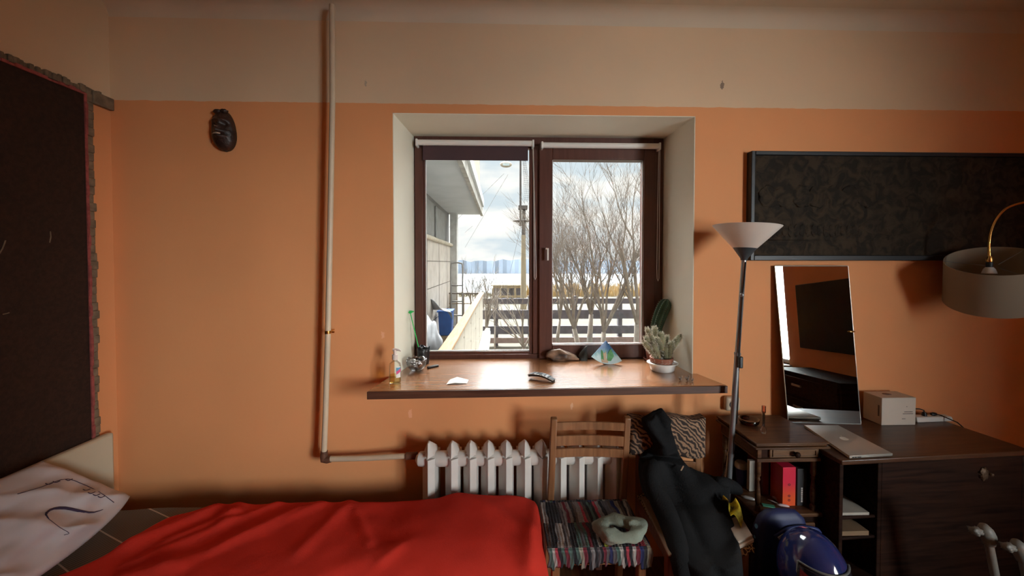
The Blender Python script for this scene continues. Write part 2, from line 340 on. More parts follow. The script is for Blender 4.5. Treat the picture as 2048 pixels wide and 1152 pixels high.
# roller blinds
def blind(px0, px1, py0, py1, label, fabric, chx, chy):
    c0 = P(px0, (py0+py1)/2, YW-.035); c1 = P(px1, (py0+py1)/2, YW-.035); z = (c0.z+c1.z)/2; r = .017
    t = thing('roller_blind', ((c0.x+c1.x)/2, YW, z), label, 'roller blind', 'roller blinds on the window')
    MB().cyl((c0.x,YW-.035,z),(c1.x,YW-.035,z),r).build('blind_tube', M_wplast, t, smooth='auto')
    for x in (c0.x, c1.x):
        MB().box((x-.006,YW-.055,z-.025),(x+.006,YW-.0005,z+.018)).build('bracket', M_wplast, t, bevel=.003)
    if fabric:
        a, bb = P(846, 320, YW-.02), P(1056, 320, YW-.02)
        MB().box((a.x,YW-.0215,a.z),(bb.x,YW-.0195,z)).build('blind_fabric', M_fabric, t)
    a = P(chx, chy, YW-.035)
    pts = []
    for k in range(25):
        s = k/24
        if s < .45: pts.append((c1.x+(a.x+.006-c1.x)*s/.45*1, YW-.04-.01, z+(a.z+.02-z)*s/.45))
        elif s < .55: an = (s-.45)/.1*math.pi; pts.append((a.x+.006*math.cos(an), YW-.05, a.z+.02-.02*math.sin(an)))
        else: q = (s-.55)/.45; pts.append((a.x-.006+(c1.x-.004-a.x+.006)*q*q, YW-.03-.015, a.z+.02+(z-a.z-.02)*q))
    MB().tube(pts, .0016, 5).build('pull_chain', M_wplast, t)
M_fabric = mat('brown_blind_fabric', (.07,.035,.04), .8, var=.05)
blind(834, 1066, 280, 292, 'white roller blind over the left pane, brown fabric hanging slightly down', True, 1070, 559)
blind(1084, 1318, 285, 298, 'white roller blind rolled up over the right opening sash', False, 1314, 562)
# window 2 (right wall, seen in the mirror)
W2 = thing('window_2', (XR+.15, -2.08, wz0), None, None, kind='structure')
b = MB()
b.box((XR+.08,wy0,wz0),(XR+.11,wy1,wz0+.05)); b.box((XR+.08,wy0,wz1-.05),(XR+.11,wy1,wz1))
for y in (wy0, wy0+.50, wy0+1.0, wy1-.04): b.box((XR+.08,y,wz0+.05),(XR+.11,y+.04,wz1-.05))
b.build('window_frame', M_white, W2, bevel=.003)
MB().box((XR+.095,wy0+.04,wz0+.05),(XR+.10,wy1-.04,wz1-.05)).build('pane', M_pane, W2)
MB().box((XR-.12,wy0-.05,wz0-.03),(XR+.08,wy1+.05,wz0)).build('window_sill', M_white, W2, bevel=.004)
# left wall panel, plaster edges
rnd = random.Random(5)
b = MB()
def yl(px): return PX(px, 500, XL).y
ztop = PX(100, 172, XL).z
zt_l = lambda y: 2.44
zp = PX(110, 175, XL+.03).z
b.box((XL, -1.4, 0), (XL+.022, 1.865, 2.405)); 
M_panel = mat('dark_brown_panel', (.034,.012,.006), .75, var=.25, vs=60, bump=.25, bs=120)
pn = b.build('wall_panel', M_panel); tag(pn, 'dark brown board panel covering the left wall behind the bed', 'wall panel')
b = MB()
for (px, py, L, ang) in ((100, 474, .05, 1.5), (3, 497, .07, 1.2), (12, 627, .02, .2)):
    c = PX(px, py, XL+.0225); d = V(0, math.cos(ang), math.sin(ang))*L/2; b.tube([c-d, c+V(0,.003,0), c+d], .0022, 5)
tag(b.build('scuff_mark', M_plaster, pn), 'pale chipped marks', kind=None)
b = MB()
def rough_strip(b, ya, yb, z0, z1, x, n, top=True):
    for i in range(n):
        y0 = ya+(yb-ya)*i/n; y1 = ya+(yb-ya)*(i+1)/n
        h0 = z1+rnd.uniform(-.006,.006)+.014*noise.noise(V(y0*14,0,0))
        b.box((XL-.001, y0, z0), (XL+x+rnd.uniform(-.004,.006), y1+.001, h0))
rough_strip(b, 1.0, 1.96, 2.405, 2.438, .012, 70)
for i in range(60):
    z0 = 2.41*i/60; b.box((XL-.001, 1.868+rnd.uniform(-.004,.003), z0), (XL+.012+rnd.uniform(-.003,.006), 1.906+rnd.uniform(-.006,.006), z0+.0405))
b.box((XL-.001,1.90,2.37),(XL+.022,1.999,2.43))
struct('trim_1', b, M_plaster, bevel=.004)
b = MB()
for i in range(50):
    z0 = 2.40*i/50; b.box((XL+.001, 1.856, z0), (XL+.026+rnd.uniform(-.002,.004), 1.868, z0+.049))
for i in range(40):
    y0 = 1.0+.86*i/40; b.box((XL+.001, y0, 2.392), (XL+.026+rnd.uniform(-.002,.005), y0+.022, 2.406+rnd.uniform(-.006,.004)))
struct('trim_2', b, M_pink)
# ================================================================ PIPE + RADIATOR
YP = 1.93
pipe = thing('heating_pipe', P(648,1000,YP), 'cream heating pipe running down the wall from ceiling to radiator', 'pipe')
pts = [P(x, y, YP) for x, y in ((664,10),(665,200),(661,420),(656,664),(651,830),(648,905))]
MB().tube(pts, .0135, 16).build('riser', M_pipe, pipe, smooth='auto')
e = P(648, 918, YP)
b = MB(); b.tube([P(648.5,902,YP), P(648,912,YP), e, e+V(.018,0,-.003), e+V(.035,0,0)], [.017,.019,.020,.019,.017], 14); b.build('elbow', M_rust, pipe, smooth='auto')
MB().tube([e+V(.03,0,0), P(740,916,YP-.01), P(822,911,YP-.02)], .0135, 16).build('branch_pipe', M_pipe, pipe, smooth='auto')
MB().cyl(P(812,912,YP-.02), P(834,911,YP-.02), .018).build('coupling', M_rust, pipe, smooth='auto')
b = MB(); b.cyl(P(656,661,YP), P(656,667,YP), .0165); b.cyl(P(656,664,YP), V(P(656,664,YP).x+.0,1.998,P(656,664,YP).z), .004); b.cyl(P(664,664,YP),P(664,664,YP)+V(.012,0,0),.005,n=8); b.build('pipe_clip', M_brass, pipe, smooth='auto')
YR = 1.86
rad = thing('radiator', (.1, 1.88, .12), 'white cast iron ribbed radiator under the window', 'radiator')
peaks = [855.5, 902.5, 940, 976, 1012.5, 1050, 1085, 1122, 1159, 1196, 1233]
zR1 = P(976, 905, YR).z; zpk = P(976, 884, YR-.03).z
for i, px in enumerate(peaks):
    x = P(px, 950, YR-.045).x
    b = MB()
    # plan outline with a sharp ridge to the front
    def ring(z, k=1, dy=0, w_=.038):
        return [(x-w_*k,1.955,z),(x-w_*k,YR+.02,z),(x-w_*.72*k,YR+.004,z),(x-.016*k,YR-.022,z),(x,YR-.045+dy,z),(x+.030*k,YR-.024,z),(x+w_*k,YR+.012,z),(x+w_*k,1.955,z)]
    b.loft([ring(.13,.8), ring(.16), ring(.20), ring(zR1-.05), ring(zR1-.015,1)])
    # pointed cap
    c = [(x-.040,YR+.03,zR1-.03),(x-.020,YR-.012,zR1+.004),(x-.002,YR-.046,zR1-.01),(x+.024,YR-.020,zR1+.0),(x+.042,YR+.03,zR1-.03),(x+.036,1.95,zR1-.03),(x-.036,1.95,zR1-.03)]
    b.loft([c, [(p[0]*.7+x*.3, p[1]*.8+YR*.2, zR1+.010) for p in c], [(x+(p[0]-x)*.10, YR-.03+(p[1]-YR)*.25, zpk) for p in c]])
    b.build('radiator_section', M_white, rad, smooth='auto', bevel=.003, angle=30)
xa, xb = P(838,950,YR).x, P(peaks[-1],950,YR).x+.03
for z, nm in ((zR1-.034,'top_header'),(.175,'bottom_header')):
    b = MB(); b.tube([(xa-.012,YR+.02,z),(xa,YR+.016,z),(xa+.03,YR+.014,z),(xb,YR+.014,z)], [.020,.034,.037,.037], 20); b.build(nm, M_white, rad, smooth='auto')
for x in (xa+.1, xb-.1): MB().box((x-.015,YR+.06,0),(x+.015,YR+.08,.14)).build('foot', M_white, rad)
# ================================================================ MASK
mk = P(447, 261, 1.985)
mask = thing('wall_mask', (mk.x, 2.0, mk.z-.1), 'small dark brown carved wooden face mask hanging on the orange wall', 'mask')
M_mask = mat('carved_dark_wood', (.045,.020,.014), .45, var=.35, vs=20, bump=.5, bs=40)
b = MB(); H = .105; Wd = .056
def maskfn(u, v):
    a = (u-.5)*math.pi; z = (v-.5)*2
    wz = math.sqrt(max(0, 1-abs(z)**2.3))*(1-.12*z)
    x = math.sin(a)*Wd*wz + z*-.006; d = math.cos(a)*.045*wz
    h = 0
    h += .016*math.exp(-((x)/.010)**2-((z*H+.0)/.028)**2)
    h += .010*math.exp(-((z-.42)/.09)**2)*(abs(x) < .05)
    for s in (-1,1): h -= .014*math.exp(-((x-s*.026)/.013)**2-((z-.2)/.12)**2)
    h += .012*math.exp(-(x/.026)**2-((z+.13)/.07)**2) + .012*math.exp(-(x/.026)**2-((z+.38)/.06)**2) - .010*math.exp(-(x/.024)**2-((z+.26)/.035)**2)
    return V(mk.x+x, 1.99-d-h*math.cos(a), mk.z+z*H)
b.sheet(maskfn, 36, 48, th=(0,.008,0)); b.build('mask_face', M_mask, mask, smooth=True)
b = MB()
b.blob((mk.x-.016,1.972,mk.z+.090),(.022,.016,.012),3,.3,4); b.blob((mk.x+.014,1.972,mk.z+.092),(.018,.016,.011),3,.3,4,5); b.blob((mk.x-.046,1.984,mk.z+.062),(.006,.008,.012),2)
b.build('mask_crown', M_mask, mask, smooth=True)
b = MB(); b.tube([(mk.x-.032,1.952,mk.z-.028),(mk.x-.018,1.944,mk.z-.026),(mk.x-.002,1.940,mk.z-.026),(mk.x+.014,1.941,mk.z-.029)],[.002,.0042,.005,.003],8)
tag(b.build('teeth', mat('old_ivory', (.55,.38,.28), .5), mask, smooth=True), 'pale row of teeth')
b = MB(); b.tube([(mk.x-.006,1.930,mk.z+.008),(mk.x,1.927,mk.z+.004),(mk.x+.008,1.932,mk.z+.003)], .0022, 6); b.build('nose_ring', mat('dull_silver',(.45,.42,.4),.35,.8), mask)

# ================================================================ SILL OBJECTS
ZS = 1.0005
def col_mat(n, c, r=.5, **k): return mat(n, c, r, **k)
# soap bottle
s0 = PZ(788, 768, ZS); s0.y += .02; s0.x += .0
sb = thing('soap_bottle', s0, 'clear liquid soap pump bottle with white pump and pink blue label on the sill', 'soap bottle')
pr = [(0,0),(.026,0),(.029,.006),(.029,.085),(.027,.098),(.015,.108),(.012,.113),(.012,.122)]
M_soapb = thin_glass('soap_plastic', (.96,.94,.90), .5, .03)
MB().lathe(pr, s0, 28, sy=.75).build('bottle_body', M_soapb, sb, smooth=True)
MB().lathe([(0,.003),(.0265,.003),(.027,.042),(0,.042)], s0, 28, sy=.75).build('liquid_soap', thin_glass('yellow_soap', (.95,.87,.60), .15), sb, smooth='auto')
b = MB(); b.cyl(s0+V(0,0,.117), s0+V(0,0,.142), .014); b.cyl(s0+V(0,0,.142), s0+V(0,0,.160), .0075); b.tube([s0+V(-.010,0,.166), s0+V(.004,0,.167), s0+V(.026,-.006,.164), s0+V(.031,-.008,.160)], [.006,.007,.004,.003], 10)
b.cyl(s0+V(0,0,.158), s0+V(0,0,.166), .010); b.build('pump', mat('pump_plastic',(.75,.62,.56),.4,var=.02), sb, smooth='auto')
def lab(b, c, r, a0, a1, z0, z1, sy=.75, n=8):
    b.sheet(lambda u, v: c+V(r*math.sin(a0+(a1-a0)*u), -r*sy*math.cos(a0+(a1-a0)*u), z0+(z1-z0)*v), n, 1)
b = MB(); lab(b, s0, .0298, .35, 1.25, .03, .085); lb = b.build('bottle_label', M_paper, sb)
b = MB(); lab(b, s0, .0302, .38, 1.22, .058, .080); b.build('blue_print', mat('label_blue',(.10,.35,.55),.5), lb)
b = MB(); b.sheet(lambda u, v: s0+V(.0306*math.sin(.4+.8*u), -.0306*.75*math.cos(.4+.8*u), .046+.012*u+.016*v), 8, 1); b.build('pink_print', mat('label_pink',(.75,.08,.25),.5), lb)
# glass bowl
g0 = PZ(833, 741, ZS)
bowl = thing('glass_bowl', g0, 'scalloped clear glass bowl holding crumpled silver wrappers on the sill corner', 'bowl')
b = MB(); n = 48; rings = []
for (r, z) in ((.0,.003),(.022,.003),(.036,.008),(.050,.026),(.055,.045),(.053,.062)):
    rings.append([g0+V(max(r,.001)*math.cos(2*math.pi*j/n), max(r,.001)*math.sin(2*math.pi*j/n), z+(.008*abs(math.sin(4*2*math.pi*j/n)) if z > .05 else 0)) for j in range(n)])
for (r, z) in ((.049,.060),(.050,.045),(.045,.028),(.030,.012),(.0,.010)):
    rings.append([g0+V(max(r,.001)*math.cos(2*math.pi*j/n), max(r,.001)*math.sin(2*math.pi*j/n), z+(.008*abs(math.sin(4*2*math.pi*j/n)) if z > .05 else 0)) for j in range(n)])
b.loft(rings, cap=False); b.build('bowl_body', M_glass, bowl, smooth=True)
b = MB()
for j in range(8):
    a = j*math.pi/4+.39; b.tube([g0+V(.0545*math.cos(a+t*.30), .0545*math.sin(a+t*.30), .066-.010*t*t) for t in (-1,-.5,0,.5,1)], .0028, 6)
b.build('bowl_rim', M_glass, bowl, smooth=True)
b = MB(); rr = random.Random(3)
M_foil = mat('silver_foil',(.6,.56,.55),.3,.6,var=.25,vs=80,bump=.6,bs=90)
b = MB()
b.blob(g0+V(-.008,-.004,.036),(.034,.032,.020),4,.75,4,3)
tag(b.build('foil_wrapper', M_foil), 'crumpled silver sweet wrapper inside the glass bowl', 'wrapper')
b = MB(); b.blob(g0+V(.022,-.012,.030),(.016,.016,.012),3,.6,5,9); tag(b.build('foil_wrapper', mat('brown_wrapper',(.16,.07,.05),.3,.3,var=.3,vs=60)), 'small brown crumpled wrapper inside the glass bowl, under the silver one', 'wrapper')
# black vase with corrugated bag + balloon stick
v0 = PZ(844, 728, ZS)+V(.006,.015,0)
b = MB(); n = 40; rings = []
for z, r in ((0,.030),(.005,.034),(.03,.033),(.07,.034),(.095,.037)):
    rings.append([v0+V((r+.0028*math.cos(8*2*math.pi*j/n)*z/.09)*math.cos(2*math.pi*j/n), (r+.0028*math.cos(8*2*math.pi*j/n)*z/.09)*math.sin(2*math.pi*j/n), z+(.010*math.cos(3*2*math.pi*j/n) if z > .09 else 0)) for j in range(n)])
for z, r in ((.090,.033),(.02,.028),(.01,.001)):
    rings.append([v0+V(r*math.cos(2*math.pi*j/n), r*math.sin(2*math.pi*j/n), z) for j in range(n)])
b.loft(rings, cap=True); tag(b.build('black_vase', M_black, smooth=True), 'glossy black fluted vase in the left corner of the window', 'vase')
M_green = mat('green_plastic', (.03,.62,.12), .4, var=.05)
t0 = P(821, 627, 2.24)
bs = thing('balloon_stick', v0+V(-.005,0,.02), 'bright green plastic balloon stick leaning in the black vase', 'balloon stick')
MB().tube([v0+V(-.012,0,.012), v0+V(-.02,-.004,.06), t0], .0028, 8).build('stick', M_green, bs, smooth=True)
b = MB(); b.lathe([(.003,0),(.010,.004),(.016,.012),(.015,.013),(.009,.006),(.003,.003)], t0, 18, axis=rotx(.25)); 
for a in range(4): b.tube([t0+V(0,0,.002), t0+V(.020*math.cos(a*1.57+.4), .02*math.sin(a*1.57+.4), .012)], .003, 6)
b.build('cup', M_green, bs, smooth=True)
b = MB(); q = PZ(866, 735, ZS); b.box(q+V(-.035,-.008,0), q+V(.035,.008,.010), rot=rotz(.75)); b.box(q+V(-.036,-.003,.010), q+V(.020,.003,.013), rot=rotz(.75), piv=q)
tag(b.build('pocket_knife', M_black, bevel=.002), 'small black folding knife lying behind the glass bowl', 'knife')
# folded paper
p0 = PZ(913, 765, ZS)
b = MB(); b.sheet(lambda u, v: p0+rotz(.15) @ V((u-.5)*.10+.012*v, (v-.5)*.055, .002+.018*(1-abs(u-.42)/.58)*(.35+.65*v)*(1 if u > .05 else .2)), 12, 6, th=(0,0,-.0015))
tag(b.build('folded_paper', M_paper), 'small folded white paper slip lying on the sill', 'paper')
# remote
r0 = PZ(1083, 760, ZS)
rm = thing('remote_control', r0, 'curved black remote control near the front edge of the sill', 'remote control')
ax = rotz(-.52)
def rc(s, w_, z): return r0 + ax @ V(s*.068, w_, z)
b = MB(); rings = []
for k in range(13):
    s = -1+k/6; zz = .016*(1-s*s)*.9+.004+.006*s*-1; hw = .021-.004*(s*s)
    rings.append([rc(s,-hw,zz+.010),rc(s,-hw*.6,zz),rc(s,hw*.6,zz),rc(s,hw,zz+.010),rc(s,hw*.9,zz+.014),rc(s,-hw*.9,zz+.014)])
b.loft(rings); b.build('remote_body', M_black, rm, smooth='auto')
b = MB()
for k in range(12):
    s = -1+k/6+.08; s1 = s+.17
    for w0 in (-.0205,.0195): pass
edge = [rc(-1+k/6,-(.0215-.004*((-1+k/6)**2)), .016*(1-(-1+k/6)**2)*.9+.004-.006*(-1+k/6)+.0125) for k in range(13)]
b.tube(edge+[rc(1,.017,.004-.006+.0125)], .0014, 6); b.build('silver_edge', mat('silver_trim',(.7,.68,.66),.25,.9), rm, smooth=True)
for i in range(5):
    for j in range(3):
        s = -.6+i*.3; c = rc(s, -.011+j*.011, .016*(1-s*s)*.9+.004-.006*s+.015)
        MB().blob(c,(.006,.0038,.002),2,rot=ax).build('button', mat('grey_button',(.10,.11,.13),.4), rm, smooth=True)
# rock, dark stone, fan ornament
q = PZ(1124, 724, ZS)
b = MB(); b.blob((0,0,0),(.092,.034,.040),4,.45,1.7,4)
for v in b.bm.verts:
    v.co.z = max(v.co.z, -.030)+.030; v.co.z *= 1-.45*max(0,(v.co.x+.01)/.09)
    v.co += V(q.x, 2.30, ZS)
M_rock = mat('banded_stone',(.30,.17,.10),.55,var=.3,vs=14,bump=.5,bs=25,col2=(.045,.030,.024),stretch=(1,1,2.5))
tag(b.build('banded_rock', M_rock, smooth=True), 'brown banded rock lying against the window frame on the sill', 'rock')
q = PZ(1172, 727, ZS)
b = MB(); rings = []
for k, (z, wx, wy, dx) in enumerate(((0,.026,.018,0),(.02,.028,.02,0),(.045,.021,.016,.003),(.068,.012,.010,.012),(.082,.006,.005,.02),(.088,.002,.002,.026))):
    rings.append([(q.x+dx+wx*math.cos(a*math.pi/4)*(1+.12*math.sin(a*3+k)), 2.30+wy*math.sin(a*math.pi/4), ZS+z) for a in range(8)])
b.loft(rings); tag(b.build('dark_stone', mat('dark_green_stone',(.06,.062,.055),.5,var=.3,vs=18,bump=.4), smooth='auto'), 'small pointed dark stone standing beside the fan shaped ornament', 'stone')
q = PZ(1213, 729, ZS); yb = q.y
apex = P(1212, 681, yb+.03); lft = P(1183, 716, yb); rgt = P(1244, 724, yb); bot = V(q.x, yb, ZS)
fan = thing('fan_ornament', bot, 'triangular painted fan shaped card with blue top and green leaves standing on the sill', 'ornament')
arc = [lft*(1-t)+rgt*t+V(0,0,-.032*4*t*(1-t)*1.0) for t in [i/14 for i in range(15)]]
dz = ZS - min(a.z for a in arc)
arc = [a+V(0,0,dz+.001) for a in arc]
M_fan, t_, bs_ = newmat('painted_fan')
g = nd(t_, 'ShaderNodeNewGeometry'); s_ = nd(t_, 'ShaderNodeSeparateXYZ'); t_.links.new(g.outputs['Position'], s_.inputs[0])
nn = nd(t_, 'ShaderNodeTexNoise'); nn.inputs['Scale'].default_value = 55; t_.links.new(g.outputs['Position'], nn.inputs['Vector'])
ad = nd(t_, 'ShaderNodeMath', operation='MULTIPLY_ADD'); t_.links.new(nn.outputs[0], ad.inputs[0]); ad.inputs[1].default_value = .05; t_.links.new(s_.outputs[2], ad.inputs[2])
mrr = nd(t_, 'ShaderNodeMapRange'); t_.links.new(ad.outputs[0], mrr.inputs[0]); mrr.inputs[1].default_value = arc[7].z+.02; mrr.inputs[2].default_value = apex.z+.02
rp = nd(t_, 'ShaderNodeValToRGB'); t_.links.new(mrr.outputs[0], rp.inputs[0])
rp.color_ramp.elements[0].position = 0; rp.color_ramp.elements[0].color = (.45,.62,.66,1); rp.color_ramp.elements[1].position = .72; rp.color_ramp.elements[1].color = (.01,.10,.28,1)
e = rp.color_ramp.elements.new(.3); e.color = (.38,.56,.58,1); e = rp.color_ramp.elements.new(.5); e.color = (.10,.30,.33,1)
t_.links.new(rp.outputs[0], bs_.inputs['Base Color']); bs_.inputs['Roughness'].default_value = .4
b = MB(); fp = [apex]+arc
va = [b.bm.verts.new(p) for p in fp]; vb = [b.bm.verts.new(p+V(0,.004,0)) for p in fp]
for i in range(1, len(fp)-1): b.bm.faces.new((va[0],va[i],va[i+1])); b.bm.faces.new((vb[0],vb[i+1],vb[i]))
for i in range(len(fp)): j = (i+1)%len(fp); b.bm.faces.new((va[i],vb[i],vb[j],va[j]))
fc = b.build('fan_card', M_fan, fan)
def onfan(px, py):   # point just in front of the card
    z = P(px, py, yb).z; k = (z-ZS)/(apex.z-ZS); return P(px, py, yb+.03*max(0,min(1,k*.9))-.002)
def flat(name, pts, m, parent, th=.0008):
    b = MB(); va = [b.bm.verts.new(onfan(*p)) for p in pts]; vb = [b.bm.verts.new(onfan(*p)+V(0,th,0)) for p in pts]
    b.bm.faces.new(va); b.bm.faces.new(list(reversed(vb)))
    for i in range(len(pts)): j = (i+1)%len(pts); b.bm.faces.new((va[i],vb[i],vb[j],va[j]))
    return b.build(name, m, parent)
M_lf = mat('leaf_green_paint',(.06,.32,.08),.5,var=.2,vs=60)
flat('painted_leaf', [(1200,722),(1196,708),(1200,696),(1206,703),(1208,722)], M_lf, fan)
flat('painted_leaf', [(1214,722),(1216,706),(1222,697),(1228,712),(1222,722)], M_lf, fan)
flat('painted_animal', [(1203,725),(1204,712),(1206,704),(1209,707),(1212,703),(1213,711),(1212,716),(1217,721),(1216,726)], mat('pale_tan_paint',(.62,.48,.32),.6), fan)
MB().box((bot.x-.015,yb+.006,ZS),(bot.x+.015,yb+.04,ZS+.006)).build('stand', M_walnut, fan)
# column cactus
c0 = PZ(1300, 722, ZS); c0.y = 2.285; c0.x = P(1306,700,2.285).x
cc = thing('column_cactus', c0, 'tall ribbed dark green cactus leaning in a terracotta pot by the window corner', 'cactus')
MB().lathe([(0,0),(.036,0),(.046,.085),(.050,.085),(.051,.100),(.045,.100),(.043,.085),(0,.085)], c0, 28).build('pot', M_terra, cc, smooth='auto')
b = MB(); b.lathe([(0,0),(.05,0),(.056,.012),(.052,.012),(.046,.004)], c0+V(0,0,.0002), 28); b.build('saucer', M_terra, cc, smooth='auto')
MB().lathe([(0,.0855),(.0435,.0855),(.0435,.092),(0,.094)], c0, 20).build('soil', mat('dark_soil',(.03,.02,.015),.95,bump=.6,bs=200), cc)
b = MB(); n = 48; rings = []
A = c0+V(.0,0,.085); Bm = P(1312,640,2.27); T = P(1336,598,2.25)
for k in range(25):
    s = k/24; p = A*(1-s)**2+Bm*2*s*(1-s)+T*s*s
    r = .030*(.75+.6*math.sin(min(1,s*1.1)*math.pi*.62))*(math.sqrt(max(0,1-((s-.82)/.18)**2)) if s > .82 else 1); r = max(r,.001)
    d = (Bm-A)*(1-s)*2+(T-Bm)*2*s; d.normalize(); u = V(0,1,0)-d*d.y; u.normalize(); v = d.cross(u)
    rings.append([p+(u*math.cos(2*math.pi*j/n)+v*math.sin(2*math.pi*j/n))*r*(.86+.16*math.cos(8*2*math.pi*j/n)) for j in range(n)])
b.loft(rings); b.build('cactus_stem', mat('cactus_green',(.045,.11,.065),.55,var=.2,vs=20), cc, smooth=True)
b = MB()
for k in range(2,24,1):
    for j in range(0,n,6):
        p = rings[k][j]; cen = sum(rings[k], V(0,0,0))/n; d = (p-cen).normalized()
        for q2 in range(3): b.tube([p, p+(d+V(rr.uniform(-.5,.5),rr.uniform(-.5,.5),rr.uniform(-.5,.5)))*.006], [.0006,.0002], 3)
tag(b.build('spines', mat('pale_spines',(.7,.62,.45),.7), cc), None, kind='stuff')
# fuzzy cactus
d0 = PZ(1329, 744, ZS)+V(.0,.028,0)
dish = MB(); dish.lathe([(0,0),(.058,0),(.066,.006),(.074,.040),(.088,.043),(.088,.047),(.070,.047),(.062,.010),(0,.006)], d0, 40, sx=.95,sy=.85); tag(dish.build('enamel_dish', M_wplast, smooth='auto'), 'white oval enamel dish standing under the furry cactus pot', 'dish')
e0 = d0+V(-.006,0,.0075)
fc2 = thing('furry_cactus', e0, 'clustered cactus with white furry arms in a patterned terracotta pot', 'cactus')
pot = MB().lathe([(0,0),(.050,0),(.058,.045),(.060,.046),(.062,.068),(.055,.068),(.053,.050),(0,.050)], e0, 36).build('pot', M_terra, fc2, smooth='auto')
b = MB()
for k in range(9):
    a = -math.pi/2+(k-4)*.33
    b.tube([e0+V(.0618*math.cos(a+t), .0618*math.sin(a+t), .047+.002*math.sin(t*20)) for t in (-.12,-.06,0,.06,.12)], .001, 5)
    if k%2: b.tube([e0+V(.0626*math.cos(a+.04*math.cos(w2)), .0626*math.sin(a+.04*math.cos(w2)), .058+.005*math.sin(w2)) for w2 in [i*math.pi/4 for i in range(9)]], .0007, 5)
tag(b.build('pot_pattern', mat('cream_slip',(.75,.6,.5),.6), pot), 'cream pattern on the pot')
MB().lathe([(0,.0505),(.0535,.0505),(.0535,.058),(0,.060)], e0, 20).build('soil', MATS['dark_soil'], fc2)
M_arm = mat('olive_cactus', (.26,.25,.14), .7, var=.2, vs=30); M_hair = mat('white_hair', (.88,.84,.74), .6, var=.02)
arms = [((1312,700),(1293,655),.013,-.01),((1318,700),(1308,652),.015,.01),((1316,705),(1299,668),.013,-.025),((1312,712),(1290,672),.014,-.02),((1310,716),(1286,682),.013,-.03),((1318,716),(1303,686),.014,-.035),((1328,712),(1320,663),.019,-.005),((1325,700),(1312,675),.014,-.03),((1340,704),(1334,670),.012,.015),((1345,718),(1343,682),.018,-.02),((1352,712),(1353,676),.011,.01),((1352,715),(1363,668),.015,.012),((1333,722),(1330,690),.02,-.01)]
for i, (bp, tp, r, dy) in enumerate(arms):
    A = P(bp[0], bp[1], e0.y+dy*.6); A.z = max(A.z, e0.z+.055); A.x = e0.x+max(-.035, min(.035, A.x-e0.x)); T = P(tp[0], tp[1], e0.y+dy*1.4)
    b = MB(); pts = []; rad_ = []
    L = T-A; L_ = L.length
    for k in range(11):
        s = k/10; pts.append(A+L*s+V((T.x-A.x)*.25*math.sin(s*math.pi)*-.2,0,0)); rad_.append(r*(.8+.2*min(1,s*3))*(math.sqrt(max(.003,1-((s-.75)/.25)**2)) if s > .75 else 1))
    b.tube(pts, rad_, 14); arm = b.build('cactus_arm', M_arm, fc2, smooth=True)
    b = MB(); dn = L.normalized(); u = dn.orthogonal().normalized(); v = dn.cross(u)
    for k in range(520):
        s = rr.random()**.7; idx = min(9, int(s*10)); p = A+L*s; ra = rad_[idx]
        a = rr.uniform(0, 6.283); o_ = u*math.cos(a)+v*math.sin(a)
        tipk = max(0, (s-.8)*5); d = (o_*(1-tipk*.5)+dn*(.2+tipk)).normalized()
        st = p+o_*ra*.9; hl = rr.uniform(.006,.012)
        side = d.orthogonal().normalized()*.0007
        e1 = st+d*hl+V(0,0,-.001)
        f = [b.bm.verts.new(st-side), b.bm.verts.new(st+side), b.bm.verts.new(e1)]; b.bm.faces.new(f)
        side2 = d.cross(side).normalized()*.0007
        f = [b.bm.verts.new(st-side2), b.bm.verts.new(st+side2), b.bm.verts.new(e1)]; b.bm.faces.new(f)
    tag(b.build('hair', M_hair, arm), 'white hair', kind='stuff')
# crystals at the right
M_crys = mat('faceted_crystal',(.55,.48,.42),.15,.5,var=.35,vs=60)
for i, (px, py, s, lb_) in enumerate(((1361,757,.013,'leftmost of the three small shiny figurines at the right end of the sill'),(1375,758,.015,'middle and largest of the three small shiny figurines on the sill'),(1385,759,.009,'rightmost tiny greenish figurine at the right end of the sill'))):
    q = PZ(px, py+4, ZS)
    b = MB()
    b.blob(q+V(0,0,s*.7),(s*.6,s*.6,s*.7),1,.3,3,i); b.blob(q+V(s*.5,0,s*1.5),(s*.35,s*.35,s*.5),1,.2,3,i+4); b.blob(q+V(-s*.6,0,s*1.2),(s*.5,s*.3,s*.35),1,.3,3,i+7)
    tag(b.build('figurine', M_crys), lb_, 'figurine', 'tiny figurines on the sill')
# ================================================================ BED
ZM = .45
M_head = mat('cream_headboard',(.62,.56,.42),.7,var=.04,vs=3)
bed = thing('bed', (-.92,1.45,0), 'single bed with cream headboard along the wall under the mask', 'bed')
hz = PX(205, 871, -1.94).z
b = MB(); b.box((-1.962,.88,.05),(-1.925,1.925,hz)); b.build('headboard', M_head, bed, bevel=.012)
b = MB(); b.box((-1.92,.90,.12),(.13,1.78,.27)); b.build('bed_frame', M_walnut2, bed, bevel=.004)
for (x, y) in ((-1.88,.94),(-1.88,1.74),(.09,.94),(.09,1.74)): MB().box((x-.03,y-.03,0),(x+.03,y+.03,.12)).build('leg', M_walnut2, bed)
M_sheet, t_, bs_ = newmat('striped_sheet')
v = coords(t_, (1,1,1), 'Object', rot=(0,0,R(25))); s_ = nd(t_, 'ShaderNodeSeparateXYZ'); t_.links.new(v, s_.inputs[0])
def stripe(sock, freq, width):
    m1 = nd(t_, 'ShaderNodeMath', operation='MULTIPLY'); t_.links.new(sock, m1.inputs[0]); m1.inputs[1].default_value = freq
    m2 = nd(t_, 'ShaderNodeMath', operation='FRACT'); t_.links.new(m1.outputs[0], m2.inputs[0])
    m3 = nd(t_, 'ShaderNodeMath', operation='LESS_THAN'); t_.links.new(m2.outputs[0], m3.inputs[0]); m3.inputs[1].default_value = width; return m3.outputs[0]
f1 = stripe(s_.outputs[0], 75, .25); f2 = stripe(s_.outputs[1], 6.4, .035)
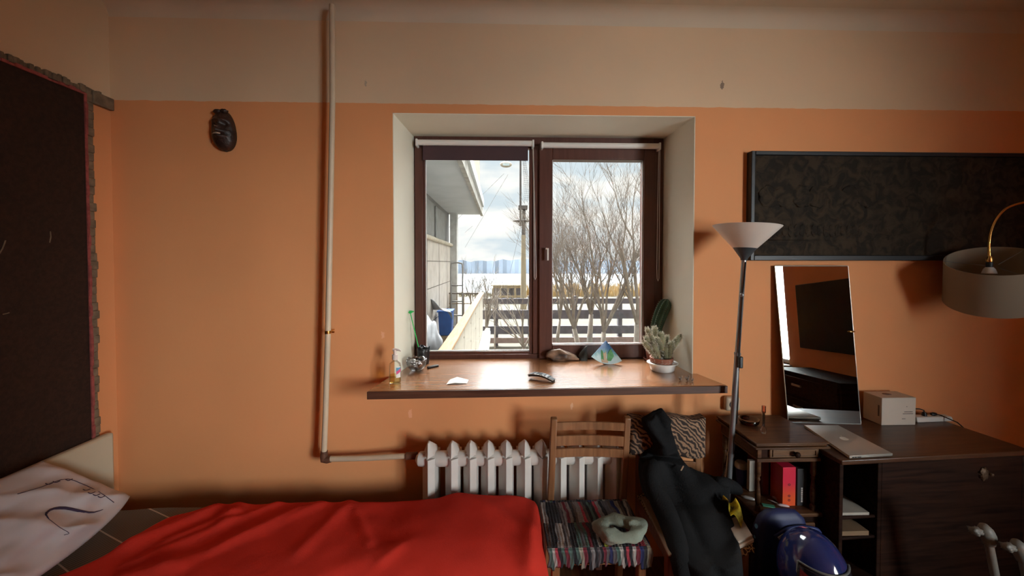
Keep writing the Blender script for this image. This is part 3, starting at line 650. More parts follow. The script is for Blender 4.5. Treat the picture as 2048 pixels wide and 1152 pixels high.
mxs = nd(t_, 'ShaderNodeMix', data_type='RGBA'); t_.links.new(f1, mxs.inputs['Factor']); mxs.inputs['A'].default_value = (.135,.115,.10,1); mxs.inputs['B'].default_value = (.30,.26,.22,1)
mxt = nd(t_, 'ShaderNodeMix', data_type='RGBA'); t_.links.new(f2, mxt.inputs['Factor']); t_.links.new(mxs.outputs['Result'], mxt.inputs['A']); mxt.inputs['B'].default_value = (.62,.55,.48,1)
t_.links.new(mxt.outputs['Result'], bs_.inputs['Base Color']); bs_.inputs['Roughness'].default_value = .9
b = MB()
def mt(u, v):
    x = -1.92+2.05*u; y = .89+.90*v
    z = ZM+.012*noise.noise(V(x*4,y*4,0))+.006*math.sin(x*14+y*9)
    return V(x, y, z)
b.sheet(mt, 90, 50, th=(0,0,-.18)); b.build('mattress', M_sheet, bed, smooth='auto')
# blanket
EDGE = [(.8,-1.70),(1.2,-1.66)]+sorted((PZ(px,py,ZM+.03).y, PZ(px,py,ZM+.03).x) for px,py in ((432,1002),(330,1030),(280,1060),(225,1090),(155,1125),(100,1150)))
def xb_edge(y):
    pts = EDGE
    for (a, xa_), (c, xc_) in zip(pts, pts[1:]):
        if y <= c: k = max(0,(y-a)/(c-a)); return xa_+(xc_-xa_)*k
    return pts[-1][1]
def seg_d(x, y, a, c):
    ax_, ay = a; dx, dy = c[0]-ax_, c[1]-ay; L2 = dx*dx+dy*dy; t = ((x-ax_)*dx+(y-ay)*dy)/L2; tc_ = max(0,min(1,t))
    return math.hypot(x-ax_-dx*tc_, y-ay-dy*tc_), t
def bpt(px, py): q = PZ(px, py, ZM+.04); return (q.x, q.y)
folds = [(bpt(480,1000),bpt(450,1040),.018,.04),(bpt(640,1005),bpt(330,1130),.015,.034),(bpt(560,1000),bpt(250,1125),.012,.024),(bpt(470,1020),bpt(330,1080),.012,.02),(bpt(600,1012),bpt(420,1100),.009,.016),(bpt(700,1000),bpt(600,1100),.014,.03),(bpt(705,1010),bpt(740,1080),.014,.02),(bpt(900,990),bpt(1060,1060),.016,.04),
         (bpt(430,1010),bpt(260,1085),.022,.04),(bpt(1075,1005),bpt(1060,1120),.020,.03),(bpt(760,1120),bpt(800,1090),.010,.02),(bpt(360,1130),bpt(240,1152),.02,.03),(bpt(640,1150),bpt(820,1080),.008,.05)]
def bz(x, y):
    z = ZM+.026
    for a, c, h, wd in folds:
        d, t = seg_d(x, y, a, c); z += h*math.exp(-(d/wd)**2)
    z += .030*math.exp(-((x+.12)/.28)**2-((y-1.70)/.20)**2)+.010*noise.noise(V(x*3.1,y*3.1,2))+.006*noise.noise(V(x*9,y*9,5))
    return z
b = MB(); nu, nv = 150, 80
def bl(u, v):
    y = .79+1.005*v
    xe = xb_edge(y)+.015*math.sin(y*22)
    L = (.165-xe); s = u*(L+.36)
    yy = y
    if s <= L:
        x = xe+s; z = bz(x, y)
        z -= .028*math.exp(-((x-xe)/.02)**2)
        k = max(0,(x-.09)/.075); z -= .022*k*k
    else:
        q = s-L; x = .165+.014*math.sin(min(1,q/.05)*1.57)+.010*math.sin(y*24+q*3)*min(1,q*6)+.012*q; z = bz(.165,y)-.022-q
    if v > .97: z -= .03*((v-.97)/.03)**2
    if v < .08: z -= .36*((.08-v)/.08)**1.0; yy = .868-.02*math.sin(x*17)*((.08-v)/.08)
    return V(x, yy, max(z,.02))
b.sheet(bl, nu, nv, th=(-.001,0,-.007))
M_red = mat('red_blanket', (.68,.044,.028), .9, var=.06, vs=5, bump=.25, bs=250, spec=.1)
bk = b.build('red_blanket', M_red, smooth=True); tag(bk, 'rumpled red blanket spread over the bed', 'blanket')
# pillow
A_, B_, C_, D_ = V(-1.755,1.80,ZM+.045), V(-1.885,1.58,ZM+.33), V(-1.87,.95,ZM+.35), V(-1.66,1.05,ZM+.04)
D2 = V(-1.57,1.50,ZM+.045)
def pil(side):
    def f(u, v):
        # u along the long side (A->D), v up the headboard
        lo = A_*(1-u)**2+D2*2*u*(1-u)*1.0+D_*u*u; hi = B_*(1-u)+C_*u
        p = lo*(1-v)+hi*v
        nrm = V(.86,-.18,.48)
        pu = (math.sin(math.pi*u)**.45 if 0<u<1 else 0)*(math.sin(math.pi*v)**.45 if 0<v<1 else 0)
        ph = (u*2.2-v*1.0)*9+2.4*noise.noise(V(u*2.5,v*2.5,1)); ph2 = (u*1.2+v*1.6)*11+3*noise.noise(V(u*3,v*3,8))
        wr = (.030*(1-2*abs(math.sin(ph*.5)))*(.4+noise.noise(V(u*3,v*3,6))**2*3)+.010*math.sin(ph2)+.024*noise.noise(V(u*6,v*7,3)))*pu
        return p + nrm*(side*.085*pu + (wr if side > 0 else 0)+.03)
    return f
b = MB(); b.sheet(pil(1), 60, 48); b.sheet(pil(-1), 60, 48); bmesh.ops.remove_doubles(b.bm, verts=b.bm.verts, dist=.0005)
M_pil = mat('white_pillowcase', (.60,.56,.58), .9, var=.04, vs=3, bump=.3, bs=12)
pw = thing('pillow', (-1.75,1.4,ZM+.02), 'white pillow with dark purple floral print leaning against the headboard', 'pillow')
b.build('pillow_body', M_pil, pw, smooth=True)
fn = pil(1)
from mathutils.bvhtree import BVHTree
def onpil(px, py):   # where the photo's ray meets the pillow
    d = ray(px, py); best = None
    h = pilb.ray_cast(V(0,0,1.6), d.normalized())
    return h[0]-d.normalized()*.002 if h[0] is not None else None
tb = MB(); tb.sheet(fn, 60, 48); pilb = BVHTree.FromBMesh(tb.bm); tb.bm.free()
M_ink = mat('purple_print', (.05,.03,.07), .9)
def ribbon(pts, wid, m=None, name='floral_print'):
    pp = [onpil(*p) for p in pts]; pp = [p for p in pp if p is not None]
    if len(pp) < 2: return
    b = MB(); b.tube(pp, [max(.0004,w_) for w_ in wid[:len(pp)]], 6); b.build(name, m or M_ink, pw, smooth=True)
def crv(pts, n=14):
    o = []
    for i in range(n+1):
        t = i/n*(len(pts)-1); k = min(int(t), len(pts)-2); f = t-k
        p0 = pts[max(k-1,0)]; p1 = pts[k]; p2 = pts[k+1]; p3 = pts[min(k+2,len(pts)-1)]
        o.append(tuple(.5*((2*p1[a])+(-p0[a]+p2[a])*f+(2*p0[a]-5*p1[a]+4*p2[a]-p3[a])*f*f+(-p0[a]+3*p1[a]-3*p2[a]+p3[a])*f**3) for a in (0,1)))
    return o
ribbon(crv([(98,1038),(92,1028),(105,1018),(130,1016),(160,1022),(185,1025),(206,1019)]), [.001,.002,.003,.004,.004,.004,.005,.005,.005,.005,.004,.003,.0022,.0016,.001])
ribbon(crv([(35,988),(80,975),(130,958),(165,968),(200,985),(228,1005)]), [.0012]*15)
for (x, y) in ((180,978),(190,984),(200,988),(210,992),(120,962),(105,966),(145,958)):
    ribbon(crv([(x,y),(x-8,y+3),(x-14,y+1)], 5), [.0016]*6)
ribbon(crv([(98,1038),(120,1055),(138,1066),(128,1070)]), [.0008]*15)

# ================================================================ CHAIRS
M_rag, t_, bs_ = newmat('rag_weave')
v = coords(t_, (1,1,1)); s_ = nd(t_, 'ShaderNodeSeparateXYZ'); t_.links.new(v, s_.inputs[0])
nn = nd(t_, 'ShaderNodeTexNoise'); nn.inputs['Scale'].default_value = 9; t_.links.new(v, nn.inputs['Vector'])
m1 = nd(t_, 'ShaderNodeMath', operation='MULTIPLY_ADD'); t_.links.new(nn.outputs[0], m1.inputs[0]); m1.inputs[1].default_value = .05; t_.links.new(s_.outputs[0], m1.inputs[2])
m2 = nd(t_, 'ShaderNodeMath', operation='MULTIPLY'); t_.links.new(m1.outputs[0], m2.inputs[0]); m2.inputs[1].default_value = 74
m3 = nd(t_, 'ShaderNodeMath', operation='FLOOR'); t_.links.new(m2.outputs[0], m3.inputs[0])
my = nd(t_, 'ShaderNodeMath', operation='MULTIPLY'); t_.links.new(s_.outputs[1], my.inputs[0]); my.inputs[1].default_value = 7
myf = nd(t_, 'ShaderNodeMath', operation='FLOOR'); t_.links.new(my.outputs[0], myf.inputs[0])
cx_ = nd(t_, 'ShaderNodeCombineXYZ'); t_.links.new(m3.outputs[0], cx_.inputs[0]); t_.links.new(myf.outputs[0], cx_.inputs[1])
wn = nd(t_, 'ShaderNodeTexWhiteNoise', noise_dimensions='2D'); t_.links.new(cx_.outputs[0], wn.inputs['Vector'])
rp = nd(t_, 'ShaderNodeValToRGB'); rp.color_ramp.interpolation = 'CONSTANT'; t_.links.new(wn.outputs['Value'], rp.inputs[0])
cols = [(0,(.03,.028,.035)),(.22,(.14,.12,.13)),(.34,(.30,.27,.27)),(.44,(.22,.03,.05)),(.52,(.045,.042,.05)),(.64,(.10,.17,.15)),(.71,(.03,.035,.13)),(.78,(.42,.38,.30)),(.85,(.50,.06,.09)),(.90,(.55,.50,.47)),(.95,(.42,.45,.05)),(.975,(.14,.10,.09))]
rp.color_ramp.elements[0].position = 0; rp.color_ramp.elements[0].color = (*cols[0][1],1); rp.color_ramp.elements[1].position = cols[-1][0]; rp.color_ramp.elements[1].color = (*cols[-1][1],1)
for p_, c_ in cols[1:-1]: e = rp.color_ramp.elements.new(p_); e.color = (*c_,1)
ck = nd(t_, 'ShaderNodeTexWave'); ck.bands_direction = 'Y'; ck.inputs['Scale'].default_value = 38; ck.inputs['Distortion'].default_value = 2; t_.links.new(v, ck.inputs['Vector'])
mxr = nd(t_, 'ShaderNodeMix', data_type='RGBA', blend_type='MULTIPLY'); mxr.inputs['Factor'].default_value = .45; t_.links.new(rp.outputs[0], mxr.inputs['A']); t_.links.new(ck.outputs['Color'], mxr.inputs['B'])
t_.links.new(mxr.outputs['Result'], bs_.inputs['Base Color']); bs_.inputs['Roughness'].default_value = .95
bp = nd(t_, 'ShaderNodeBump'); bp.inputs['Strength'].default_value = .35; bp.inputs['Distance'].default_value = .003; t_.links.new(ck.outputs['Fac'], bp.inputs['Height']); t_.links.new(bp.outputs[0], bs_.inputs['Normal'])
ZT = .44
def chair_base(t, x0, x1, yf, yb_, seatz, back_z, slats, posts=True, lean=.0, px_back=None):
    bx0, bx1 = px_back or (x0, x1)
    for (x, y) in ((x0+.015,yf+.015),(x1-.015,yf+.015)): MB().box((x-.016,y-.016,0),(x+.016,y+.016,seatz)).build('leg', M_chair, t, bevel=.004)
    for (x, x2) in ((x0+.015,bx0+.014),(x1-.015,bx1-.014)):
        b = MB(); b.hexa([(x-.016,yb_-.02,0),(x+.016,yb_-.02,0),(x+.016,yb_+.012,0),(x-.016,yb_+.012,0),(x2-.015,yb_-.026+lean,back_z),(x2+.015,yb_-.026+lean,back_z),(x2+.015,yb_+lean,back_z+.006),(x2-.015,yb_+lean,back_z+.006)])
        b.build('back_post', M_chair, t, bevel=.005)
    b = MB(); b.box((x0,yf,seatz-.055),(x1,yf+.022,seatz-.002)); b.box((x0+.002,yf+.022,seatz-.055),(x0+.022,yb_-.02,seatz-.002)); b.box((x1-.022,yf+.022,seatz-.055),(x1-.002,yb_-.02,seatz-.002)); b.build('apron', M_chair, t, bevel=.003)
    MB().box((x0-.004,yf-.006,seatz-.002),(x1+.004,yb_-.02,seatz+.016)).build('seat', M_chair, t, bevel=.006)
    MB().box((x0+.02,yf+.008,.16),(x1-.02,yf+.024,.19)).build('stretcher', M_chair, t, bevel=.003)
    for i, (z0, z1) in enumerate(slats):
        b = MB(); b.sheet(lambda u, v: V(bx0+.02+(bx1-bx0-.04)*u, yb_-.024+lean*(z0+(z1-z0)*v-seatz)/(back_z-seatz)+.012*math.sin(math.pi*u), z0+(z1-z0)*v-.008*u), 14, 2, th=(0,.012,0))
        b.build('back_slat', M_chair, t, smooth='auto', bevel=.002)
YC = 1.775
cz = lambda py: P(1180, py, YC).z
c1 = thing('slatted_chair', (.4,1.6,0), 'brown wooden slat back chair with the rag rug, beside the foot of the bed', 'chair')
x0_, x1_ = P(1103,850,YC).x, P(1262,850,YC).x
chair_base(c1, .205, .585, 1.482, 1.80, ZT, cz(838), [(cz(861),cz(845)),(cz(892),cz(872)),(cz(915),cz(898))], px_back=(x0_,x1_))
# rag rug
rg = random.Random(11)
ln = [rg.uniform(-.012,.022) for _ in range(40)]
def rugf(u, v):
    x = .185+.415*u; s = v*.375; k = ln[min(39,int(u*40))]*max(0,(v-.75)/.25)
    s += k
    Lf = .297
    amp = .0012*math.sin(u*62*math.pi)
    if s < Lf: return V(x, 1.772-s, ZT+.027+amp+.004*noise.noise(V(u*8,v*9,0)))
    a = min(math.pi/2, (s-Lf)/.022); 
    return V(x+.004*math.sin(s*60), 1.772-Lf-.018*math.sin(a)-amp, ZT+.027-.018*(1-math.cos(a))-max(0,s-Lf-.0345)*.9)
b = MB(); b.sheet(rugf, 160, 48, th=(0,.0015,-.008)); tag(b.build('rag_rug', M_rag, smooth=True), 'colourful woven rag rug folded over the seat of the slatted chair', 'rug')
# loose rag ends over the side of the rug
for i, (px, py0, py1, c_, w_) in enumerate(((1283,1075,1130,(.07,.075,.07),.008),)):
    pass
# snood
M_sn = mat('sage_cloth', (.27,.31,.25), .9, var=.10, vs=9, bump=.3, bs=200)
sc = PZ(1240, 1064, ZT+.05)
b = MB(); rings = []; n = 56; k_ = 16
for i in range(n):
    a = 2*math.pi*i/n; R0x, R0y = .092+.008*math.sin(3*a+1), .066+.006*math.cos(2*a)
    c = sc+V(R0x*math.cos(a)*.8, R0y*math.sin(a)*.85, .0)
    rr_ = .031+.006*math.sin(2*a+.8)+.004*math.sin(5*a)
    ring = []
    for j in range(k_):
        t = 2*math.pi*j/k_; q = rr_*(1+.28*noise.noise(V(math.cos(a)*2.6, math.sin(a)*2.6, t*1.1))+.16*math.sin(3*t+a*3))
        ring.append(c+V(math.cos(a)*math.cos(t)*q, math.sin(a)*math.cos(t)*q, math.sin(t)*q*.62))
    rings.append(ring)
rings.append(rings[0]); b.loft(rings, cap=False); bmesh.ops.remove_doubles(b.bm, verts=b.bm.verts, dist=1e-5)
mnz = min(v.co.z for v in b.bm.verts)
for v_ in b.bm.verts: v_.co.z += ZT+.0335-mnz
tag(b.build('neck_warmer', M_sn, smooth=True), 'crumpled sage green cloth neck warmer on the rag rug', 'neck warmer')
# chair 2
def animal(name, base, ink, scale, stripes):
    m, t, bsd = newmat(name); v = coords(t, (1,1,1))
    if stripes:
        wv = nd(t, 'ShaderNodeTexWave'); wv.inputs['Scale'].default_value = scale; wv.inputs['Distortion'].default_value = 9; wv.inputs['Detail'].default_value = 2; wv.bands_direction = 'DIAGONAL'; t.links.new(v, wv.inputs['Vector']); src = wv.outputs['Fac']; pos = (.45,.6)
    else:
        vo = nd(t, 'ShaderNodeTexVoronoi', feature='DISTANCE_TO_EDGE'); vo.inputs['Scale'].default_value = scale; t.links.new(v, vo.inputs['Vector']); src = vo.outputs['Distance']; pos = (.08,.14)
    r = nd(t, 'ShaderNodeValToRGB'); t.links.new(src, r.inputs[0])
    a, c = (ink, base) if stripes else (base, ink)
    r.color_ramp.elements[0].position = pos[0]; r.color_ramp.elements[0].color = (*a,1); r.color_ramp.elements[1].position = pos[1]; r.color_ramp.elements[1].color = (*c,1)
    t.links.new(r.outputs[0], bsd.inputs['Base Color']); bsd.inputs['Roughness'].default_value = .9; MATS[name] = m; return m
M_tig = animal('tiger_print', (.33,.20,.12), (.035,.022,.018), 24, True); M_leo = animal('leopard_print', (.75,.52,.28), (.07,.035,.02), 62, False)
c2 = thing('cushioned_chair', (.85,1.66,0), 'wooden chair with animal print padding under the black coat', 'chair')
chair_base(c2, .675, 1.012, 1.49, 1.845, ZT-.01, P(1330,842,1.83).z-.02, [(.58,.62)], px_back=(.67,.985))
b = MB()
a0, a1 = P(1262,842,1.80), P(1412,842,1.80)
def cush(u, v):
    pu = (math.sin(math.pi*u)**.4 if 0<u<1 else 0)*(math.sin(math.pi*v)**.5 if 0<v<1 else 0)
    zt_, zb_ = P(1330,838,1.80).z, P(1330,912,1.80).z
    return V(a0.x+(a1.x-a0.x)*u, 1.805-.028*pu-.006*math.sin(u*9), zb_+(zt_-zb_)*v-.012*u*(1-v)+.006*math.sin(u*12+1))
b.sheet(cush, 40, 24, th=(0,.055,0)); tag(b.build('back_cushion', M_tig, c2, smooth='auto'), 'tiger striped back cushion')
b = MB()
def seatc(u, v):
    pu = (math.sin(math.pi*u)**.3 if 0<u<1 else 0)*(math.sin(math.pi*v)**.3 if 0<v<1 else 0)
    return V(.672+.352*u, 1.478+.345*v, ZT+.012+.026*pu+.003*math.sin(u*20))
b.sheet(seatc, 30, 30, th=(0,0,-.006)); b.build('seat_cushion', M_leo, c2, smooth='auto')
b = MB()
def skirt(u, v): return V(.672+.352*u, 1.478-.003+.0+.003*math.sin(u*60), ZT+.012-.030*v-.010*v*math.sin(u*31))
b.sheet(skirt, 50, 4, th=(0,-.002,0)); b.build('cushion_skirt', M_leo, c2, smooth=True)
# plank on the left of the seat + pad + yellow cloth
q0, q1 = PZ(1281,992,ZT+.05), PZ(1336,1108,ZT+.05)
b = MB(); d = (q1-q0).normalized(); s = V(d.y,-d.x,0)*-.03
b.hexa([q0+V(0,0,-.012), q1+V(0,0,-.012), q1+s+V(0,0,-.012), q0+s+V(0,0,-.012), q0, q1, q1+s, q0+s]); tag(b.build('wooden_plank', wood('pale_plank',(.22,.12,.06),(.36,.21,.11),.5,1,4), bevel=.004), 'narrow pale wooden plank lying along the left edge of the cushioned chair', 'plank')
def slab(name, pts, z0, z1, m, label, cat, bev=.004):
    b = MB(); b.hexa([V(p.x,p.y,z0) for p in pts]+[V(p.x,p.y,z1) for p in pts]); o = b.build(name, m, bevel=bev, seg=3); tag(o, label, cat); return o
M_pad = mat('beige_pad',(.46,.38,.30),.8,var=.04)
zq = ZT+.043
slab('closed_notebook', [PZ(1452,1050,zq),PZ(1478,1098,zq),PZ(1508,1084,zq),PZ(1482,1036,zq)], zq-.003, zq+.012, M_pad, 'beige notebook lying on the leopard seat, bottom of its pair', 'notebook', .003)
slab('closed_notebook', [PZ(1452,1046,zq+.01),PZ(1476,1090,zq+.01),PZ(1505,1076,zq+.01),PZ(1480,1034,zq+.01)], zq+.0125, zq+.022, mat('beige_pad_light',(.52,.44,.36),.8), 'lighter beige notebook lying on top of the other notebook beside the coat', 'notebook', .003)
yc = PZ(1466,1022,ZT+.10)
b = MB(); b.sheet(lambda u, v: yc+V(-.030+.060*u+.01*math.sin(v*5), .03-.075*v+.012*math.sin(u*6), .030-.085*v*u+.014*math.sin(u*9+v*4)), 18, 18, th=(0,0,-.003))
tag(b.build('yellow_cloth', mat('yellow_black_cloth',(.72,.55,.02),.7,vs=30,col2=(.05,.04,.01),var=.3), smooth=True), 'crumpled yellow cloth with black marks poking out beside the black coat', 'cloth')
# coat
rows = [(817,1318,1324,1.79,.012),(825,1300,1331,1.785,.03),(834,1283,1340,1.77,.045),(848,1283,1341,1.755,.052),(862,1289,1343,1.75,.052),(882,1307,1345,1.755,.045),(893,1305,1348,1.75,.045),(903,1284,1354,1.795,.055),(916,1279,1363,1.74,.062),(935,1277,1378,1.73,.068),(948,1278,1402,1.72,.072),(957,1279,1428,1.71,.078),(966,1281,1452,1.70,.08),(982,1286,1456,1.68,.085),(998,1314,1458,1.64,.09),(1020,1320,1456,1.60,.09),(1050,1327,1467,1.54,.085),(1075,1332,1473,1.47,.075),(1100,1337,1478,1.42,.06),(1130,1345,1478,1.40,.055),(1160,1352,1476,1.39,.05),(1230,1360,1470,1.385,.045)]
b = MB(); rings = []; n = 72
def lerp_rows(t):
    k = min(int(t), len(rows)-2); f = t-k; f2 = f
    return [rows[k][i]*(1-f2)+rows[k+1][i]*f2 for i in range(5)]
K = 110
for i in range(K+1):
    py, l, r, Y, th = lerp_rows(i/K*(len(rows)-1))
    a, c = P(l,py,Y), P(r,py,Y); cen = (a+c)/2; hw = (c-a).length/2; ring = []
    for j in range(n):
        an = 2*math.pi*j/n; ca, sa = math.cos(an), math.sin(an)
        x = cen.x+hw*math.copysign(abs(ca)**.8, ca); prof_ = math.copysign(abs(sa)**.75, sa)
        xn = (x-cen.x)/max(hw,.01)
        sc_ = min(1, hw/.06)
        lin = cen.z*3.2
        f = .024*(1-2*abs(math.sin((x*15+lin*2.4)+1.8*noise.noise(V(x*6,0,cen.z*5)))))+.030*noise.noise(V(x*11,1,cen.z*7))+.012*math.sin(x*18-cen.z*22+1)
        ring.append(V(x, cen.y+(prof_*th if sa<0 else prof_*th*.35)+(f*sc_ if sa < 0 else 0), cen.z+.006*math.sin(xn*3+i*.2)*sc_))
    rings.append(ring)
b.loft(rings)
M_coat = mat('black_coat_cloth',(.014,.014,.015),.9,var=.15,vs=10,bump=.3,bs=160,spec=.15)
coat = thing('black_coat', rings[60][0].copy(), 'long black hooded coat draped over the cushioned chair', 'coat')
b.build('coat_body', M_coat, coat, smooth=True)
def sleeve(pts, rad_, name='sleeve'):
    b = MB(); rg_ = []; pts = [P(*p) for p in pts]
    b.tube([p for p in pts], rad_, 20)
    for v_ in b.bm.verts: v_.co += v_.co.normalized()*.010*noise.noise(v_.co*22)
    b.build(name, M_coat, coat, smooth=True, subs=1)
sleeve([(1308,915,1.69),(1300,950,1.67),(1312,985,1.63),(1335,1030,1.56),(1352,1075,1.47),(1362,1120,1.38),(1370,1180,1.36)], [.035,.045,.047,.045,.042,.038,.034])
sleeve([(1425,965,1.68),(1450,968,1.69),(1470,975,1.70),(1482,985,1.71)], [.035,.035,.030,.018])
b = MB(); q = P(1364,936,1.655); b.box(q+V(-.003,-.003,-.012), q+V(.003,.0,.012), rot=roty(.5)); tag(b.build('coat_label', mat('tan_tab',(.30,.22,.14),.7), coat), 'small tan tab')
# ================================================================ FLOOR LAMP
YL = 1.75
lp = thing('floor_lamp', (1.02,YL,0), 'tall grey uplighter floor lamp with white cone shade beside the window', 'floor lamp')
top = P(1488,519,YL); bot_ = V(P(1441,1216,YL).x, YL, 0)
mid = lambda t: bot_*(1-t)+top*t
b = MB(); b.tube([mid(0), mid(.42)], .0135, 16); b.tube([mid(.42), mid(.43)], .0155, 16); b.tube([mid(.43), mid(.72)], .0125, 16); b.tube([mid(.72),mid(.727)], .0145, 16); b.tube([mid(.727), mid(1)], .011, 16)
b.build('pole', M_steel, lp, smooth='auto')
MB().lathe([(0,0),(.075,0),(.078,.012),(.03,.022),(.016,.05),(0,.05)], bot_, 36).build('base', M_steel, lp, smooth='auto')
axl = Matrix.Rotation(math.atan2((top-bot_).x,(top-bot_).z), 3, 'Y')
hs = (P(1495,451,YL)-P(1490,520,YL)).length
MB().lathe([(0,-.004),(.014,-.004),(.016,.006),(.047,.050),(.050,.054),(.046,.054),(0,.02)], top, 36, axis=axl).build('lamp_cup', mat('lamp_cup_plastic',(.05,.055,.06),.45), lp, smooth='auto')
MB().lathe([(.045,.052),(.049,.053),(.143,.158),(.1405,.159),(.046,.057)], top, 48, axis=axl).build('lamp_shade', M_shade, lp, smooth='auto')
k1 = P(1484,590,YL-.02); b = MB(); b.blob(k1,(.010,.010,.010),2); b.cyl(k1, mid(.93)*0+P(1484,590,YL), .004, n=8); b.build('knob', M_steel, lp, smooth=True)
b = MB(); a, c = P(1478,712,YL-.012), P(1476,735,YL-.012); b.box((min(a.x,c.x)-.004,YL-.03,c.z),(max(a.x,c.x)+.010,YL-.012,a.z)); b.build('switch', M_black, lp, bevel=.004)
cord = [P(1491,524,YL-.012),P(1485,600,YL-.014),P(1479,700,YL-.016),P(1477,740,YL-.01),P(1476,800,YL+.03),P(1473,850,YL+.08),P(1468,900,YL+.12),V(1.05,1.95,.2)]
MB().tube(cord, .0028, 6).build('cord', M_black, lp, smooth=True)
# wall socket
q = P(1455,806,1.99); sk = thing('wall_socket', (q.x,2.0,q.z-.04), 'cream round cornered wall socket behind the floor lamp pole', 'socket')
MB().box((q.x-.022,1.965,q.z-.037),(q.x+.058,1.999,q.z+.040)).build('plate', mat('cream_socket',(.62,.48,.34),.4), sk, bevel=.014, seg=4)
b = MB(); b.cyl((q.x+.018,1.966,q.z),(q.x+.018,1.962,q.z),.022); b.build('well', M_dark, sk, smooth='auto')
# ================================================================ PICTURE
a, c = P(1502,302,1.965), P(1502,521,1.965)
X0, X1, Z0, Z1 = a.x, 3.05, c.z, a.z
pic = thing('relief_picture', ((X0+X1)/2,1.98,Z0), 'large dark brown relief picture in a narrow black frame on the right of the wall', 'picture')
M_rel, t_, bs_ = newmat('dark_relief'); v = coords(t_, (1,1,1))
n1 = nd(t_, 'ShaderNodeTexNoise'); n1.inputs['Scale'].default_value = 16; n1.inputs['Detail'].default_value = 8; n1.inputs['Distortion'].default_value = 1.2; t_.links.new(v, n1.inputs['Vector'])
r = nd(t_, 'ShaderNodeValToRGB'); t_.links.new(n1.outputs[0], r.inputs[0]); r.color_ramp.elements[0].position = .42; r.color_ramp.elements[0].color = (.018,.013,.009,1); r.color_ramp.elements[1].position = .62; r.color_ramp.elements[1].color = (.046,.031,.018,1)
t_.links.new(r.outputs[0], bs_.inputs['Base Color']); bs_.inputs['Roughness'].default_value = .8; bs_.inputs['Specular IOR Level'].default_value = .2
bp = nd(t_, 'ShaderNodeBump'); bp.inputs['Strength'].default_value = .6; bp.inputs['Distance'].default_value = .012; t_.links.new(n1.outputs[0], bp.inputs['Height']); t_.links.new(bp.outputs[0], bs_.inputs['Normal'])
pb = MB().box((X0+.02,1.972,Z0+.02),(X1-.02,1.99,Z1-.02)).build('relief_panel', M_rel, pic)
b = MB(); b.box((X0+.10,1.969,Z0+.107),(X0+.62,1.9725,Z0+.110))
for k in range(16): b.blob((X0+.13+k*.032,1.9725,Z0+.16+.05*noise.noise(V(k,0,0))),(.018,.003,.034),3,.2,3,k)
for k in range(7): b.blob((X0+.10+k*.09,1.9725,Z0+.34+.06*noise.noise(V(k,3,0))),(.055,.003,.06),3,.25,2,k+30)
b.build('carved_figures', M_rel, pb, smooth=True)
b = MB(); fw_ = .021
b.box((X0,1.958,Z0),(X0+fw_,1.999,Z1)); b.box((X1-fw_,1.958,Z0),(X1,1.999,Z1)); b.box((X0+fw_,1.958,Z1-fw_),(X1-fw_,1.999,Z1)); b.box((X0+fw_,1.958,Z0),(X1-fw_,1.999,Z0+fw_*1.3))
b.build('picture_frame', mat('blue_black_frame',(.014,.016,.020),.45), pic, bevel=.003)
# ================================================================ NIGHTSTAND
ns = thing('nightstand', (1.23,1.73,0), 'dark carved wooden nightstand with one small drawer and open shelf', 'nightstand')
nx0, nx1, ny0, ny1, nz = 1.128, 1.462, 1.622, 1.930, .800
def nb(name, a, c, m=M_walnut, bev=.003, par=ns): return MB().box(a, c).build(name, m, par, bevel=bev)
b = MB(); b.box((nx0,ny0,nz-.010),(nx1,ny1,nz)); b.box((nx0+.006,ny0+.006,nz-.018),(nx1-.006,ny1-.002,nz-.0105)); b.box((nx0-.004,ny0-.004,nz-.028),(nx1+.002,ny1,nz-.0185)); b.build('top', M_walnut, ns, bevel=.003)
bx0_, bx1_, by0, by1 = nx0+.018, nx1-.032, ny0+.018, ny1-.012
dz0, dz1 = .724, .772
b = MB(); b.box((bx0_,by0+.012,dz0),(bx0_+.014,by1,dz1)); b.box((bx1_-.014,by0+.012,dz0),(bx1_,by1,dz1)); b.box((bx0_+.014,by1-.012,dz0),(bx1_-.014,by1,dz1)); b.box((bx0_,by0+.012,dz0-.012),(bx1_,by1,dz0)); b.box((bx0_-.004,by0-.006,dz0-.016),(bx1_+.004,by0+.012,dz0)); b.build('drawer_case', M_walnut, ns, bevel=.002)
dr = MB().box((bx0_+.055,by0-.004,dz0+.002),(bx1_-.004,by0+.014,dz1-.002)).build('drawer', wood('drawer_front',(.13,.065,.033),(.24,.13,.07),.3,0,5,coat=.3), ns, bevel=.004)
b = MB(); x_a, x_b = bx0_+.067, bx1_-.016; b.box((x_a,by0-.008,dz0+.009),(x_b,by0-.004,dz0+.013)); b.box((x_a,by0-.008,dz1-.013),(x_b,by0-.004,dz1-.009)); b.box((x_a,by0-.008,dz0+.013),(x_a+.004,by0-.004,dz1-.013)); b.box((x_b-.004,by0-.008,dz0+.013),(x_b,by0-.004,dz1-.013)); b.build('moulding', MATS['drawer_front'], dr)
kx = (x_a+x_b)/2; b = MB(); b.lathe([(0,-.004),(.006,-.004),(.005,.006),(.012,.012),(.013,.018),(.008,.024),(0,.025)], (kx,by0-.006,(dz0+dz1)/2), 18, axis=rotx(math.pi/2)); b.build('knob', M_walnut2, dr, smooth=True)
nb('pilaster', (bx0_,by0-.002,dz0),(bx0_+.02,by0+.012,dz1)); 
MB().box((bx0_+.022,by0+.006,dz0),(bx0_+.053,by0+.012,dz1)).build('recess_panel', M_walnut2, ns)
shz = P(1575,1024,by0).z
tur = [(0,0),(.012,0),(.012,.02),(.007,.026),(.010,.04),(.012,.07),(.009,.11),(.006,.135),(.010,.145),(.007,.155),(.012,.165),(.012,dz0-.0165-shz),(0,dz0-.0165-shz)]
